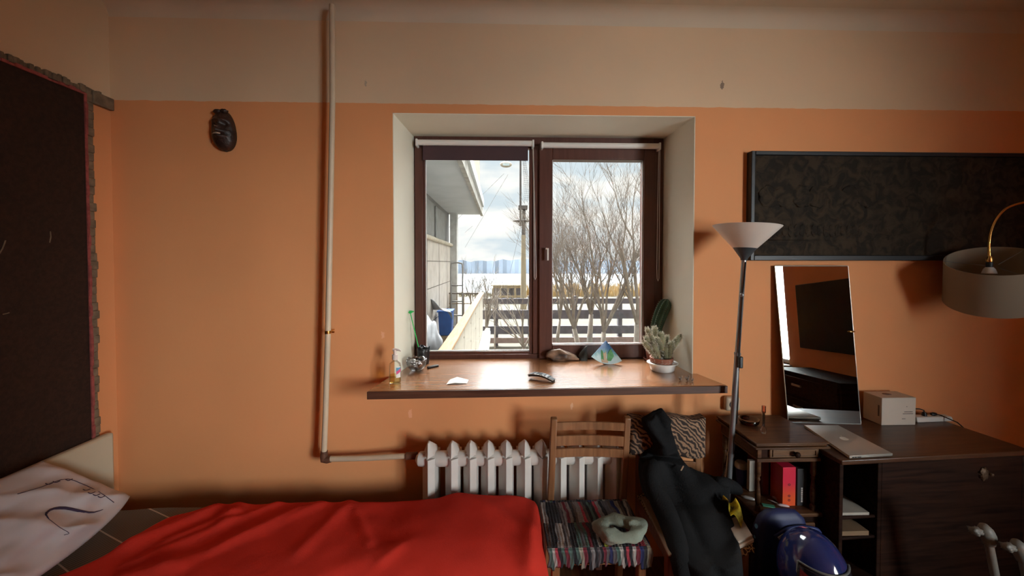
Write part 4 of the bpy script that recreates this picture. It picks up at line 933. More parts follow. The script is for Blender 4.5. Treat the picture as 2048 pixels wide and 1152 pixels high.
for (x, y) in ((bx0_+.014,by0+.014),(bx1_-.014,by0+.014),(bx0_+.014,by1-.014)): MB().lathe(tur, (x,y,shz), 16).build('turned_column', M_walnut, ns, smooth='auto')
nb('back_panel', (bx0_+.03,by1-.010,shz),(bx1_,by1,dz0-.012), M_walnut2)
nb('side_panel', (bx1_-.008,by0+.03,shz),(bx1_,by1-.01,dz0-.012), M_walnut2)
nb('shelf', (bx0_-.012,by0-.014,shz-.016),(bx1_+.010,by1,shz))
b = MB(); b.box((bx0_,by0,.05),(bx1_,by1,shz-.0165)); b.build('lower_cabinet', M_walnut2, ns, bevel=.003)
dd = MB().box((bx0_+.02,by0-.012,.08),(bx1_-.02,by0,shz-.045)).build('door', M_walnut, ns, bevel=.006)
b = MB(); b.box((bx0_+.06,by0-.018,.12),(bx1_-.06,by0-.012,shz-.085)); b.build('door_panel', M_walnut, dd, bevel=.004)
for (x, y) in ((bx0_+.02,by0+.02),(bx1_-.02,by0+.02),(bx0_+.02,by1-.02),(bx1_-.02,by1-.02)): MB().lathe([(0,0),(.012,0),(.02,.03),(.02,.05),(0,.05)], (x,y,0), 14).build('foot', M_walnut2, ns, smooth='auto')
# on top
q = PZ(1506,853,nz)+V(0,.03,0)
b = MB(); b.lathe([(0,.0005),(.034,.0005),(.043,.010),(.046,.026),(.042,.027),(.036,.012),(0,.008)], q, 32); tag(b.build('amber_ashtray', thin_glass('amber_glass',(.28,.07,.04),1.3,.05,1.7), smooth=True), 'round dark amber glass ashtray on the nightstand top', 'ashtray')
q = PZ(1527,866,nz)
vl = thing('glass_vial', q, 'narrow clear glass tube with reddish stopper standing on the nightstand', 'glass vial')
MB().lathe([(0,.0005),(.012,.0005),(.012,.024),(.010,.028),(.0055,.032),(.0055,.100),(.0045,.100),(.0045,.034),(0,.030)], q, 18).build('tube', M_glass, vl, smooth=True)
MB().cyl(q+V(0,0,.098), q+V(0,0,.128), .0085, n=16).build('stopper', thin_glass('rose_glass',(.85,.55,.5),1.2,.1), vl, smooth='auto')
# on the shelf
def stand_box(name, px0, px1, py0, Y, d, m, label, cat, z=None):
    z = shz+.0005 if z is None else z; a = P(px0, py0, Y); c = P(px1, py0, Y)
    return tag(MB().box((a.x,Y,z),(c.x,Y+d,a.z)).build(name, m, bevel=.0015), label, cat)
M_redbox, t_, bs_ = newmat('red_orange_box')
g = nd(t_, 'ShaderNodeTexCoord'); s_ = nd(t_, 'ShaderNodeSeparateXYZ'); t_.links.new(g.outputs['Generated'], s_.inputs[0]); r = nd(t_, 'ShaderNodeValToRGB'); t_.links.new(s_.outputs[2], r.inputs[0])
r.color_ramp.elements[0].color = (.78,.10,.02,1); r.color_ramp.elements[1].color = (.70,.02,.06,1); r.color_ramp.elements[0].position = .2; r.color_ramp.elements[1].position = .6; t_.links.new(r.outputs[0], bs_.inputs['Base Color']); bs_.inputs['Roughness'].default_value = .4
rb = thing('red_box', P(1579,1008,1.65), 'tall narrow red and orange packet standing on the nightstand shelf', 'packet')
a, c = P(1566,935,1.68), P(1592,935,1.68)
MB().box((a.x,1.68,shz+.0005),(c.x,1.76,a.z)).build('carton', M_redbox, rb, bevel=.0015)
for z in (.028,.048,.10):
    b = MB(); b.lathe([(.003,0),(.006,0),(.006,.0006),(.003,.0006)], ((a.x+c.x)/2,1.6796,shz+z), 12, axis=rotx(math.pi/2)); b.build('printed_mark', mat('dark_red_ink',(.25,.02,.03),.5), rb)
MB().box((P(1566,936,1.70).x-.048,1.765,shz+.0005),(a.x-.004,1.88,a.z+.004)).build('packet_sleeve', mat('dark_red_card',(.14,.01,.01),.5), rb)
bb = thing('black_box', P(1605,1008,1.65), 'narrow black packet with vertical white lettering beside the red packet', 'packet')
a2, c2_ = P(1595,938,1.68), P(1615,938,1.68)
MB().box((a2.x,1.68,shz+.0005),(c2_.x,1.79,a2.z)).build('carton', M_dark, bb, bevel=.0015)
b = MB(); hh = random.Random(4)
z = shz+.018
while z < shz+.085:
    h_ = hh.uniform(.004,.008); xx = (a2.x+c2_.x)/2-.003; b.box((xx-.002,1.6794,z),(xx+.0055,1.68,z+h_)); z += h_+.002
b.build('lettering', M_wplast, bb)
def lie(name, px, py, L, wd, h, ang, m, label, cat, tube=False, z=None, dy=0):
    z = shz+.0005 if z is None else z; q = PZ(px, py, z)+V(0,dy,0); b = MB()
    if tube: d = rotz(ang) @ V(L/2,0,0); b.tube([q-d+V(0,0,h), q-d*.4+V(0,0,h), q+d*.6+V(0,0,h*.9), q+d+V(0,0,h*.7)], [h*.5,h,h*.9,h*.4], 12); o = b.build(name, m, smooth=True)
    else: b.box(q+V(-L/2,-wd/2,0), q+V(L/2,wd/2,h), rot=rotz(ang)); o = b.build(name, m, bevel=.001)
    return tag(o, label, cat)
lie('green_card', 1537, 1012, .05, .022, .003, -.35, mat('mint_card',(.10,.38,.24),.5), 'small green card lying at the front of the nightstand shelf', 'card')
lie('pen', 1550, 1006, .06, .006, .003, -.9, M_wplast, 'thin white pen lying between green card and pink tubes', 'pen', tube=True)
lie('cream_tube', 1558, 1003, .055, .02, .008, -1.0, mat('pink_tube',(.60,.34,.36),.4), 'pinkish cosmetic tube lying in front of the red packet', 'tube', tube=True)
lie('cream_tube', 1566, 1013, .05, .02, .006, -.3, mat('pale_pink_tube',(.70,.55,.55),.4), 'pale pink flat tube nearest the shelf edge below the red packet', 'tube', tube=True)
lie('lip_balm', 1577, 1006, .03, .02, .006, -.7, M_wplast, 'tiny white lip balm stick beside the foot of the red packet', 'lip balm', tube=True)
q = PZ(1556,990,shz); b = MB(); b.lathe([(0,.0005),(.026,.0005),(.028,.02),(.024,.055),(0,.058)], q+V(0,.05,0), 20); tag(b.build('jar', mat('brown_jar',(.10,.05,.045),.5), smooth='auto'), 'dull brown round jar at the back of the nightstand shelf', 'jar')
# left end of the shelf: tub, pale carton, tube
tq = PZ(1482, 1000, shz); tq = V(P(1482,960,1.86).x,1.86,shz+.0005)
tb_ = thing('plastic_tub', tq, 'white lidded tub with blue band at the open left end of the shelf', 'tub')
hh_ = P(1482,932,1.90).z
MB().lathe([(0,0),(.020,0),(.024,.05),(.026,.085),(0,.085)], tq, 24).build('tub_body', mat('blue_tub',(.04,.06,.25),.4), tb_, smooth='auto')
MB().lathe([(0,.085),(.030,.085),(.030,.102),(.024,.112),(0,.112)], tq, 24).build('lid', mat('cream_lid',(.62,.55,.45),.5), tb_, smooth='auto')
q = P(1503,1000,1.80); tag(MB().box((q.x-.015,1.795,shz+.0005),(q.x+.013,1.815,P(1503,922,1.795).z)).build('pale_carton', mat('pale_carton_card',(.42,.38,.32),.6), bevel=.001), 'pale upright carton beside the tub on the nightstand shelf', 'carton')
lie('squeezed_tube', 1502, 1004, .06, .02, .008, -.5, mat('silver_tube',(.48,.45,.42),.35,.4), 'crumpled silvery tube hanging over the left end of the shelf', 'tube', tube=True, dy=.02)

# ================================================================ DESK
ZD = .76
DA = PZ(1684,921,ZD)   # front left corner
DR = R(3.5)
desk = thing('desk', (DA.x,DA.y,0), 'dark veneered wooden desk standing right of the nightstand', 'desk')
dw, dd_ = .93, .385
def db(name, a, c, m=M_walnut2, bev=.003, par=desk):
    a = V(*a)+V(DA.x,DA.y,0); c = V(*c)+V(DA.x,DA.y,0); return MB().box(a, c).build(name, m, par, bevel=bev)
M_dtop = wood('desk_top_veneer',(.060,.022,.009),(.105,.042,.017),.38,0,4,coat=.1)
db('desk_top', (0,0,ZD-.022),(dw,dd_,ZD), M_dtop, .004)
db('side_panel', (.004,.012,0),(.022,dd_-.01,ZD-.0225)); db('side_panel', (dw-.03,.012,0),(dw-.01,dd_-.01,ZD-.0225)); db('divider', (.185,.012,0),(.203,dd_-.01,ZD-.0225))
db('back_panel', (.022,dd_-.02,0),(dw-.03,dd_-.011,ZD-.023))
db('door', (.203,.012,.06),(dw-.03,.028,ZD-.024))
for z in (.50,.41,.23): db('shelf', (.022,.02,z-.012),(.185,dd_-.02,z), M_walnut2)
b = MB(); k = V(DA.x,DA.y,0)+V(.70,.011,.66); b.blob(k,(.022,.005,.028),3,.6,3); b.cyl(k+V(.03,0,0),k+V(.03,-.012,0),.006); b.build('lock_plate', mat('worn_lock',(.20,.12,.07),.5,.5,var=.3,vs=50), desk, smooth=True)
desk.rotation_euler = (0,0,DR)
def dk(x, y, z): return V(DA.x,DA.y,0)+rotz(DR) @ V(x,y,z)
# papers in the desk
for i, (z, y, h, lb_, m) in enumerate(((.5005,.0,.012,'pale stack of papers on the upper shelf inside the desk',mat('old_paper',(.55,.50,.42),.8)),(.4105,.0,.02,'folded brown papers on the middle shelf inside the desk',mat('brown_paper',(.28,.18,.10),.8)))):
    b = MB(); b.box(dk(.03,.03,z), dk(.17,.22,z+h)); tag(b.build('paper_stack', m, bevel=.001), lb_, 'papers')
# laptop
ZD1 = ZD+.0006
la, lb2, lc, ld = PZ(1699,913,ZD+.014), PZ(1786,908,ZD+.014), PZ(1676,851,ZD+.014), PZ(1608,851,ZD+.014)
lap = thing('laptop', V(*(sum((la,lb2,lc,ld),V(0,0,0))/4).xy,ZD1), 'closed silver laptop with pale fruit logo lying on the desk', 'laptop')
def inset(ps, k): c = sum(ps, V(0,0,0))/4; return [c+(p-c)*k for p in ps]
fr_ = [V(p.x,p.y,0) for p in (la,lb2,lc,ld)]
b = MB(); lo = inset(fr_,.95)
b.loft([[p+V(0,0,ZD1) for p in lo],[p+V(0,0,ZD1+.006) for p in fr_],[p+V(0,0,ZD1+.010) for p in fr_]]); M_alu = mat('brushed_aluminium',(.50,.46,.40),.38,.55,var=.03)
b.build('laptop_base', M_alu, lap, bevel=.002)
b = MB(); b.loft([[p+V(0,0,ZD1+.0108) for p in inset(fr_,.997)],[p+V(0,0,ZD1+.0150) for p in inset(fr_,.997)],[p+V(0,0,ZD1+.0160) for p in inset(fr_,.985)]]); lid = b.build('laptop_lid', M_alu, lap, bevel=.001)
ce = sum(fr_, V(0,0,0))/4+V(0,0,ZD1+.0163); ul = (fr_[3]-fr_[0]).normalized(); wl = (fr_[1]-fr_[0]).normalized()
# fruit shaped logo: body with a bite, and a leaf
def lg(a, r): return ce+ul*(r*math.sin(a))*1.0+wl*(r*math.cos(a))
pts = []
for i in range(40):
    a = 2*math.pi*i/40; r = .019*(1-.10*abs(math.cos(a*1.0+math.pi/2))**6-.02)
    p = V(r*math.cos(a), r*math.sin(a), 0)
    dbt = (p-V(.022,.004,0)).length
    if dbt < .0085: p = V(.022,.004,0)+(p-V(.022,.004,0)).normalized()*.0085; 
    pts.append(p)
b = MB(); va = [b.bm.verts.new(ce+wl*p.x+ul*p.y) for p in pts]; b.bm.faces.new(va)
lf = [V(.0,.021,0),(V(.004,.022,0)),V(.010,.030,0),V(.005,.029,0)]; vb = [b.bm.verts.new(ce+wl*p.x+ul*p.y) for p in lf]; b.bm.faces.new(vb)
ex = bmesh.ops.extrude_face_region(b.bm, geom=b.bm.faces[:]); 
for g_ in ex['geom']:
    if isinstance(g_, bmesh.types.BMVert): g_.co.z -= .0005
tag(b.build('logo', mat('logo_white',(.80,.74,.62),.4), lid), 'pale fruit shaped logo')
b = MB()
for k in (.08,.14,.20,.24): 
    p = fr_[0]*(1-k)+fr_[1]*k+V(0,0,ZD1+.008); b.box(p+V(-.004,-.0012,-.0013), p+V(.004,.0008,.0013))
b.build('port', M_black, lap)
# mirror
mA, mB_ = P(1578,842,1.86), P(1720,845,1.80)
mA = V(P(1576,838,1.925).x,1.925,ZD+.001); mB_ = V(P(1721,845,1.895).x,1.895,ZD+.001)
tl, tr_ = P(1549,532,1.985), P(1695,532,1.955)
mir = thing('standing_mirror', (mA+mB_)/2, 'tall frameless rectangular mirror standing on the desk and leaning on the wall', 'mirror')
ex_ = (mB_-mA).normalized(); mh = ((tl-mA)+(tr_-mB_))/2; mw = ((mB_-mA).length+(tr_-tl).length)/2
ezv = (mh-ex_*mh.dot(ex_)*.35); H_ = ezv.length; ez_ = ezv.normalized(); nrm = ex_.cross(ez_).normalized()
if nrm.y > 0: nrm = -nrm
cen = (mA+mB_+tl+tr_)/4
print('MIRROR', mA, mB_, tl, tr_, 'w', mw, 'h', H_)
pl = [mA, mB_, tr_, tl]
# flatten on one plane
pn_ = (mB_-mA).cross(tl-mA).normalized(); pl = [p-pn_*pn_.dot(p-mA) for p in pl]
if pn_.y > 0: pn_ = -pn_
M_mir, t_, bs_ = newmat('silvered_mirror'); bs_.inputs['Base Color'].default_value = (.80,.82,.80,1); bs_.inputs['Metallic'].default_value = 1; bs_.inputs['Roughness'].default_value = .01
b = MB(); b.hexa([p+pn_*.0 for p in pl]+[p+pn_*.003 for p in pl]); b.build('mirror_glass', M_mir, mir)
b = MB(); b.hexa([p-pn_*.004 for p in pl]+[p-pn_*.0005 for p in pl]); b.build('backing', M_dark, mir)
M_edge = mat('bright_glass_edge',(.75,.82,.80),.15,.5)
b = MB()
for i in range(4): b.tube([pl[i]+pn_*.002, pl[(i+1)%4]+pn_*.002], .0022, 6)
b.build('polished_edge', M_edge, mir)
m_ = pl[1]*.42+pl[2]*.58; b = MB(); b.blob(m_+pn_*.006+V(-.010,0,0),(.018,.004,.005),2); b.build('clip', M_brass, mir, smooth=True)
# white box
ba, bb_ = PZ(1763,851,ZD), PZ(1831,850,ZD); bh = P(1763,796,ba.y).z-ZD
wb = thing('white_carton', (ba+bb_)/2, 'white cardboard box with small printed text on the desk by the mirror', 'box')
wx = (bb_-ba).length; ang = math.atan2(bb_.y-ba.y, bb_.x-ba.x); RB = rotz(ang+.0)
dp = .10
def bxp(x, y, z): return ba+RB @ V(x,y,0)+V(0,0,z)
b = MB(); b.hexa([bxp(0,0,.0005),bxp(wx,0,.0005),bxp(wx,dp,.0005),bxp(-.0,dp,.0005),bxp(0,0,bh),bxp(wx,0,bh),bxp(wx,dp,bh),bxp(0,dp,bh)]); M_carton = mat('white_carton_card',(.62,.55,.47),.6,var=.03); b.build('carton_body', M_carton, wb, bevel=.002)
M_ink2 = mat('grey_ink',(.15,.12,.12),.6)
b = MB()
for (u0,u1,v0_) in ((.66,.90,.47),(.62,.92,.40),(.72,.75,.66),(.60,.70,.22)):
    x = u0
    while x < u1: l_ = hh.uniform(.012,.03); b.hexa([bxp(wx*x,-.0006,bh*v0_),bxp(wx*min(u1,x+l_),-.0006,bh*v0_),bxp(wx*min(u1,x+l_),.0,bh*v0_),bxp(wx*x,.0,bh*v0_)]+[bxp(wx*x,-.0006,bh*(v0_+.028)),bxp(wx*min(u1,x+l_),-.0006,bh*(v0_+.028)),bxp(wx*min(u1,x+l_),0,bh*(v0_+.028)),bxp(wx*x,0,bh*(v0_+.028))]); x += l_+.012
b.build('printed_text', M_ink2, wb)
b = MB(); b.hexa([bxp(-.0006,.012,bh*.3),bxp(.0,.012,bh*.3),bxp(.0,.02,bh*.3),bxp(-.0006,.02,bh*.3),bxp(-.0006,.012,bh*.7),bxp(0,.012,bh*.7),bxp(0,.02,bh*.7),bxp(-.0006,.02,bh*.7)]); b.build('side_mark', M_ink2, wb)
b = MB(); cq = bxp(wx*.45,dp*.55,bh+.001); b.blob(cq,(.020,.015,.0015),2,.5); b.build('top_print', mat('brown_print',(.25,.16,.13),.6), wb, smooth=True)
# power strip
pa = PZ(1834,846,ZD)+V(.004,0,0); pbb = PZ(1908,843,ZD)
ps = thing('power_strip', (pa+pbb)/2, 'white power strip with plugged in cables on the desk beside the white box', 'power strip')
b = MB(); d = (pbb-pa); b.hexa([pa+V(0,0,.0005),pbb+V(0,0,.0005),pbb+V(0,.045,.0005),pa+V(0,.045,.0005),pa+V(0,.004,.028),pbb+V(-.006,.004,.024),pbb+V(-.006,.041,.024),pa+V(0,.041,.028)]); b.build('strip_body', M_wplast, ps, bevel=.004)
b = MB(); c = pa+d*.3+V(0,.022,.028); b.cyl(c, c+V(0,0,.018), .011, .008, 14); b.tube([c+V(0,0,.016),c+V(-.002,0,.028),c+V(-.02,.005,.034),c+V(-.05,.02,.03),c+V(-.10,.03,.02)], .0028, 8); b.build('plug', M_black, ps, smooth='auto')
b = MB(); c = pa+d*.55+V(0,.022,.034); b.tube([c+V(-.012,0,0),c,c+V(.016,0,.0)],[.006,.010,.007],12); b.tube([c+V(.014,0,0),c+V(.04,0,-.006),P(1915,845,1.86),P(1930,858,1.84)+V(0,.0,.0),P(1945,866,1.87)], .0028, 8); b.build('plug', M_black, ps, smooth='auto')
# ================================================================ ARC LAMP
YA = 1.75
sc0 = P(1990,521,YA)
al = thing('arc_lamp', (2.88,1.6,0), 'brass arc floor lamp with grey drum shade hanging before the dark picture', 'floor lamp')
rA = .165; tilt = rotz(R(-50)) @ rotx(R(25)) @ rotz(R(50)) @ roty(R(0))
hA = .225
M_drum, t_, bs_ = newmat('grey_drum_fabric'); t_.nodes.clear()
df = nd(t_, 'ShaderNodeBsdfDiffuse'); df.inputs[0].default_value = (.42,.37,.29,1); tl_ = nd(t_, 'ShaderNodeBsdfTranslucent'); tl_.inputs[0].default_value = (.45,.38,.28,1); mx = nd(t_, 'ShaderNodeMixShader'); mx.inputs[0].default_value = .3; o_ = nd(t_, 'ShaderNodeOutputMaterial')
t_.links.new(df.outputs[0], mx.inputs[1]); t_.links.new(tl_.outputs[0], mx.inputs[2]); t_.links.new(mx.outputs[0], o_.inputs[0])
sh = MB().lathe([(rA,0),(rA,-hA),(rA-.003,-hA),(rA-.003,0),(rA,0)], sc0, 64, axis=tilt).build('drum_shade', M_drum, al, smooth='auto')
b = MB()
for a in (0.1,2.2,4.3):
    b.tube([sc0+tilt@V(.02*math.cos(a),.02*math.sin(a),-.03), sc0+tilt@V((rA-.003)*math.cos(a),(rA-.003)*math.sin(a),-.008)], .0016, 6)
b.build('shade_spider', M_steel, sh)
j0 = P(1979,522,YA)
b = MB(); b.tube([j0+V(0,0,.022),j0+V(0,0,.004),j0+V(0,0,-.006)],[.008,.013,.010],16); b.build('socket_cap', M_brass, al, smooth='auto')
b = MB(); b.tube([j0+V(0,0,-.006),j0+V(0,0,-.04)],[.012,.012],16); b.build('socket', M_dark, al, smooth='auto')
b = MB(); b.tube([j0+V(0,0,-.03),j0+V(0,0,-.04),j0+V(0,0,-.06)],[.013,.020,.026],16); b.build('bulb_holder', M_wplast, al, smooth='auto')
arc_ = [j0+V(0,0,.01), P(1978,490,YA), P(1982,462,YA), P(1994,436,YA), P(2014,416,YA), P(2048,405,YA), P(2090,402,YA)+V(0,-.01,0), V(2.70,1.70,1.84), V(2.80,1.66,1.78), V(2.86,1.62,1.66), V(2.88,1.6,1.5), V(2.88,1.6,.02)]
def smooth_path(p, n=8):
    o = []
    for k in range(len(p)-1):
        p0, p1, p2, p3 = p[max(k-1,0)], p[k], p[k+1], p[min(k+2,len(p)-1)]
        for i in range(n):
            f = i/n; o.append(.5*((2*p1)+(-p0+p2)*f+(2*p0-5*p1+4*p2-p3)*f*f+(-p0+3*p1-3*p2+p3)*f**3))
    return o+[p[-1]]
MB().tube(smooth_path(arc_), .0052, 12).build('arc_tube', M_brass, al, smooth=True)
MB().lathe([(0,0),(.13,0),(.13,.018),(.02,.03),(0,.03)], (2.88,1.6,0), 36).build('base', M_brass, al, smooth='auto')
# ================================================================ BOTTOM RIGHT: stand, helmet, bag
M_ofw = mat('offwhite_plastic',(.22,.20,.17),.5,var=.1)
st = thing('tubular_stand', P(1985,1300,1.30), 'off white tubular stand with two knobbed uprights in front of the desk', 'stand')
def upright(pts, kn):
    b = MB(); b.tube([P(*p) for p in pts], .0125, 14); b.build('upright', M_ofw, st, smooth='auto')
    b = MB(); b.tube([P(*p) for p in kn], [.012,.022,.024,.017], 14); b.blob(P(kn[0][0]-16,kn[0][1]+12,kn[0][2]),(.020,.016,.014),3,.5,3); b.build('knuckle', M_ofw, st, smooth=True)
upright([(1978,1088,1.32),(1982,1110,1.32),(1990,1152,1.32),(2002,1230,1.32)], [(1967,1050,1.32),(1970,1060,1.32),(1975,1072,1.32),(1978,1088,1.32)])
upright([(2046,1120,1.27),(2052,1150,1.27),(2066,1230,1.27)], [(2032,1082,1.27),(2036,1092,1.27),(2042,1104,1.27),(2047,1122,1.27)])
lo1, lo2 = P(2002,1230,1.32), P(2066,1230,1.27)
b = MB(); b.tube([lo1,V(lo1.x+.02,1.32,.012)],.0125,12); b.tube([lo2,V(lo2.x+.02,1.27,.012)],.0125,12); b.tube([V(lo1.x+.02,1.10,.014),V(lo1.x+.02,1.46,.014)],.013,12); b.tube([V(lo2.x+.02,1.07,.014),V(lo2.x+.02,1.43,.014)],.013,12); b.tube([lo1,lo2],.010,10); b.build('foot_tube', M_ofw, st, smooth='auto')
# box under the helmet
hx, hy = 1.105, 1.33
tag(MB().box((hx-.15,hy-.13,0),(hx+.15,hy+.12,.345)).build('storage_box', M_dark, bevel=.006), 'low dark storage box under the blue helmet', 'box')
hc = V(P(1626,1100,hy).x, hy, .462)
hm = thing('motorcycle_helmet', V(hc.x,hc.y,.345), 'glossy dark blue full face helmet with visor in front of the nightstand', 'helmet')
M_hel = mat('blue_helmet_gloss',(.016,.026,.115),.12,var=.08,vs=4,coat=1)
b = MB(); n = 64
def hel(th_, ph):   # th 0..pi from top, ph azimuth
    sx, sy, szz = .105, .125, .150
    x = math.sin(th_)*math.cos(ph); y = math.sin(th_)*math.sin(ph); z = math.cos(th_)
    k = 1+.06*max(0,-y)*max(0,-z)*2
    return V(x*sx, y*sy*k, max(z*szz,-.116))
yaw_h = rotz(R(-8))
rings = [[hc+yaw_h@hel(.001+2.5*i/40, 2*math.pi*j/n) for j in range(n)] for i in range(41)]
b.loft(rings); b.build('helmet_shell', M_hel, hm, smooth=True)
b = MB(); b.sheet(lambda u, v: hc+yaw_h@(hel(1.05+.72*v, -math.pi/2+(u-.5)*2.1)*1.03), 30, 12, th=(0,0,0.0005)); b.build('visor', mat('dark_visor',(.02,.02,.03),.06,coat=1), hm, smooth=True)
b = MB(); b.tube([hc+yaw_h@(hel(1.03, -math.pi/2+(t/20-.5)*2.16)*1.032) for t in range(21)]+[hc+yaw_h@(hel(1.79, -math.pi/2+(.5-t/20)*2.16)*1.03) for t in range(21)]+[hc+yaw_h@(hel(1.03, -math.pi/2-1.08)*1.032)], .004, 8); b.build('visor_seal', mat('grey_seal',(.12,.12,.11),.5), hm, smooth=True)
# dotted bag
bg0 = V(1.085,1.53,.0)
M_dot, t_, bs_ = newmat('dotted_blue_cloth'); v = coords(t_, (1,1,1))
vo = nd(t_, 'ShaderNodeTexVoronoi'); vo.inputs['Scale'].default_value = 22; vo.inputs['Randomness'].default_value = .1; t_.links.new(v, vo.inputs['Vector'])
lt = nd(t_, 'ShaderNodeMath', operation='LESS_THAN'); t_.links.new(vo.outputs['Distance'], lt.inputs[0]); lt.inputs[1].default_value = .20
mx = nd(t_, 'ShaderNodeMix', data_type='RGBA'); t_.links.new(lt.outputs[0], mx.inputs['Factor']); mx.inputs['A'].default_value = (.016,.022,.085,1); mx.inputs['B'].default_value = (.16,.38,.62,1); t_.links.new(mx.outputs['Result'], bs_.inputs['Base Color']); bs_.inputs['Roughness'].default_value = .55
bag = thing('dotted_bag', V(1.15,1.515,0), 'dark blue bag with light blue dots and a pale tag behind the helmet', 'bag')
tp = P(1590,1056,1.60)
b = MB(); rings = []
for z, k in ((0,.95),(.03,1),(.25,1.02),(.42,1.0),(.50,.93),(.54,.80),(.565,.58),(.575,.2)):
    ring = []
    for j in range(40):
        a = 2*math.pi*j/40; ca, sa = math.cos(a), math.sin(a)
        ring.append(V(1.165+.115*k*math.copysign(abs(ca)**.6, ca)+.004*noise.noise(V(j*.4,z*9,0)), 1.52+.034*k*math.copysign(abs(sa)**.6, sa)*(1+.1*noise.noise(V(j*.3,z*8,4))), z))
    rings.append(ring)
b.loft(rings)
b.build('bag_body', M_dot, bag, smooth=True)
b = MB(); b.tube(smooth_path([P(1548,1072,1.49),P(1575,1058,1.48),P(1605,1054,1.48),P(1632,1058,1.48),P(1640,1066,1.48)]), .007, 10); b.build('piping', mat('blue_piping',(.03,.045,.16),.35), bag, smooth=True)
b = MB(); q = P(1564,1076,1.466); b.box(q+V(-.013,-.001,-.012), q+V(.013,.001,.012), rot=roty(-.6)); b.build('tag', M_pad, bag)
# ================================================================ ROOM SIDE SEEN IN THE MIRROR
tv = thing('television', (XR-.06,-.35,1.2), 'large dark flat television hung on the right wall, seen in the mirror', 'television')
MB().box((XR-.07,-.93,.94),(XR-.03,.30,1.70)).build('screen', mat('dark_screen',(.010,.016,.022),.6,spec=.2), tv, bevel=.006)
MB().box((XR-.03,-.5,1.2),(XR-.001,-.2,1.5)).build('bracket', M_dark, tv)
cb = thing('dark_dresser', (XR-.3,-.4,0), 'tall dark dresser under the television, seen in the mirror', 'dresser')
MB().box((XR-.45,-.82,0),(XR-.02,.30,.72)).build('carcass', M_walnut2, cb, bevel=.006)
for z in (.04,.26,.48): 
    d_ = MB().box((XR-.465,-.80,z),(XR-.45,.28,z+.19)).build('drawer', M_walnut2, cb, bevel=.004)
    MB().box((XR-.48,-.4,z+.10),(XR-.465,-.25,z+.12)).build('handle', M_steel, d_)
sp = thing('loudspeaker', (XR-.3,-1.3,0), 'black loudspeaker cabinet under the side window, seen in the mirror', 'speaker')
MB().box((XR-.42,-1.75,0),(XR-.13,-.88,.60)).build('cabinet', M_dark, sp, bevel=.008)
b = MB(); b.tube([V(XR-.424,-1.02+.06*math.cos(a),.38+.06*math.sin(a)) for a in [1.2+i*.35 for i in range(12)]],[.008,.014,.018,.02,.02,.02,.02,.02,.018,.016,.012,.008],10); b.build('crescent_ring', mat('cream_ring',(.6,.56,.45),.5), sp, smooth=True)
MB().box((XR-.425,-1.5,.50),(XR-.42,-1.2,.55)).build('name_strip', mat('tan_strip',(.4,.27,.14),.5), sp)

# ================================================================ OUTSIDE
M_conc = mat('weathered_concrete',(.50,.45,.40),.9,var=.10,vs=4,bump=.3,bs=30)
M_conc2 = mat('smooth_concrete',(.50,.525,.55),.9,var=.06,vs=2)
M_ply = mat('pale_plywood',(.38,.34,.28),.8,var=.08,vs=3,stretch=(1,.5,3))
M_rail = wood('weathered_rail',(.22,.115,.05),(.32,.19,.10),.8,1,5)
M_timber = mat('grey_timber',(.12,.095,.08),.9,var=.15,vs=6)
XW = -1.22
bw = thing('concrete_wing', (XW-1,6,-2.4), 'concrete panelled side wing of the building left outside the window', 'building')
b = MB(); b.box((XW-3,2.75,-2.4),(XW,9.4,2.02)); b.build('wing_wall', M_conc, bw)
b = MB()
for z in (.55,1.15,1.62): b.box((XW-.001,2.8,z),(XW+.004,9.38,z+.012))
for i, y in enumerate((3.9,5.1,6.3,7.5,8.6)): b.box((XW-.001,y,-.1),(XW+.004,y+.012,2.0))
b.build('panel_joints', mat('joint_dark',(.10,.09,.08),.9), bw)
MB().box((XW-3,2.75,2.02),(XW-.06,9.4,2.80)).build('upper_wall', mat('window_band',(.16,.15,.145),.5,var=.2,vs=2), bw)
for y in (4.6,6.0,7.4): MB().box((XW-.06,y,2.08),(XW-.03,y+1.15,2.70)).build('window_box', mat('grey_box',(.22,.22,.21),.6), bw, bevel=.01)
MB().cyl((XW+.03,2.8,2.02),(XW+.03,9.2,2.02),.04,n=12).build('ledge_pipe', mat('cream_ledge',(.50,.44,.35),.8), bw, smooth='auto')
MB().box((XW,9.15,-.1),(XW+.16,9.4,2.80)).build('corner_pier', mat('pale_render',(.36,.35,.33),.9), bw)
bc = thing('upper_balcony', (-.8,6,2.76), 'grey concrete balcony slab overhead outside the left pane', 'balcony')
MB().box((XW-2,2.75,2.80),(-.50,9.5,2.95)).build('slab', M_conc2, bc)
b = MB(); b.box((-.50,2.75,2.76),(-.44,9.5,2.98)); b.build('slab_edge', mat('pale_edge',(.40,.38,.35),.9,var=.2,vs=6), bc)
MB().box((-.44,2.75,2.93),(-.40,9.1,3.10)).build('gutter', M_conc2, bc); MB().box((-.46,2.75,3.10),(-.42,7.6,3.9)).build('balcony_board', mat('ochre_board',(.45,.36,.24),.8), bc)
tr = thing('terrace', (-.8,6,-.1), 'raised concrete terrace outside the left pane with timber deck', 'terrace')
MB().box((XW,2.75,-.25),(-.25,9.1,-.05)).build('slab', M_conc2, tr); MB().box((-.36,2.75,-.05),(-.26,9.1,.02)).build('kerb', mat('pale_kerb',(.42,.40,.36),.9), tr)
b = MB()
for i in range(9): b.box((XW+.02+i*.078,2.8,-.05),(XW+.088+i*.078,9.0,-.03))
b.build('deck_boards', wood('deck_grey',(.07,.068,.066),(.12,.117,.112),.8,1,5), tr)
for x_, y_ in ((-1.0,3.4),(-1.0,8.6)): MB().box((x_-.1,y_-.1,-2.4),(x_+.1,y_+.1,-.25)).build('pillar', M_conc2, tr)
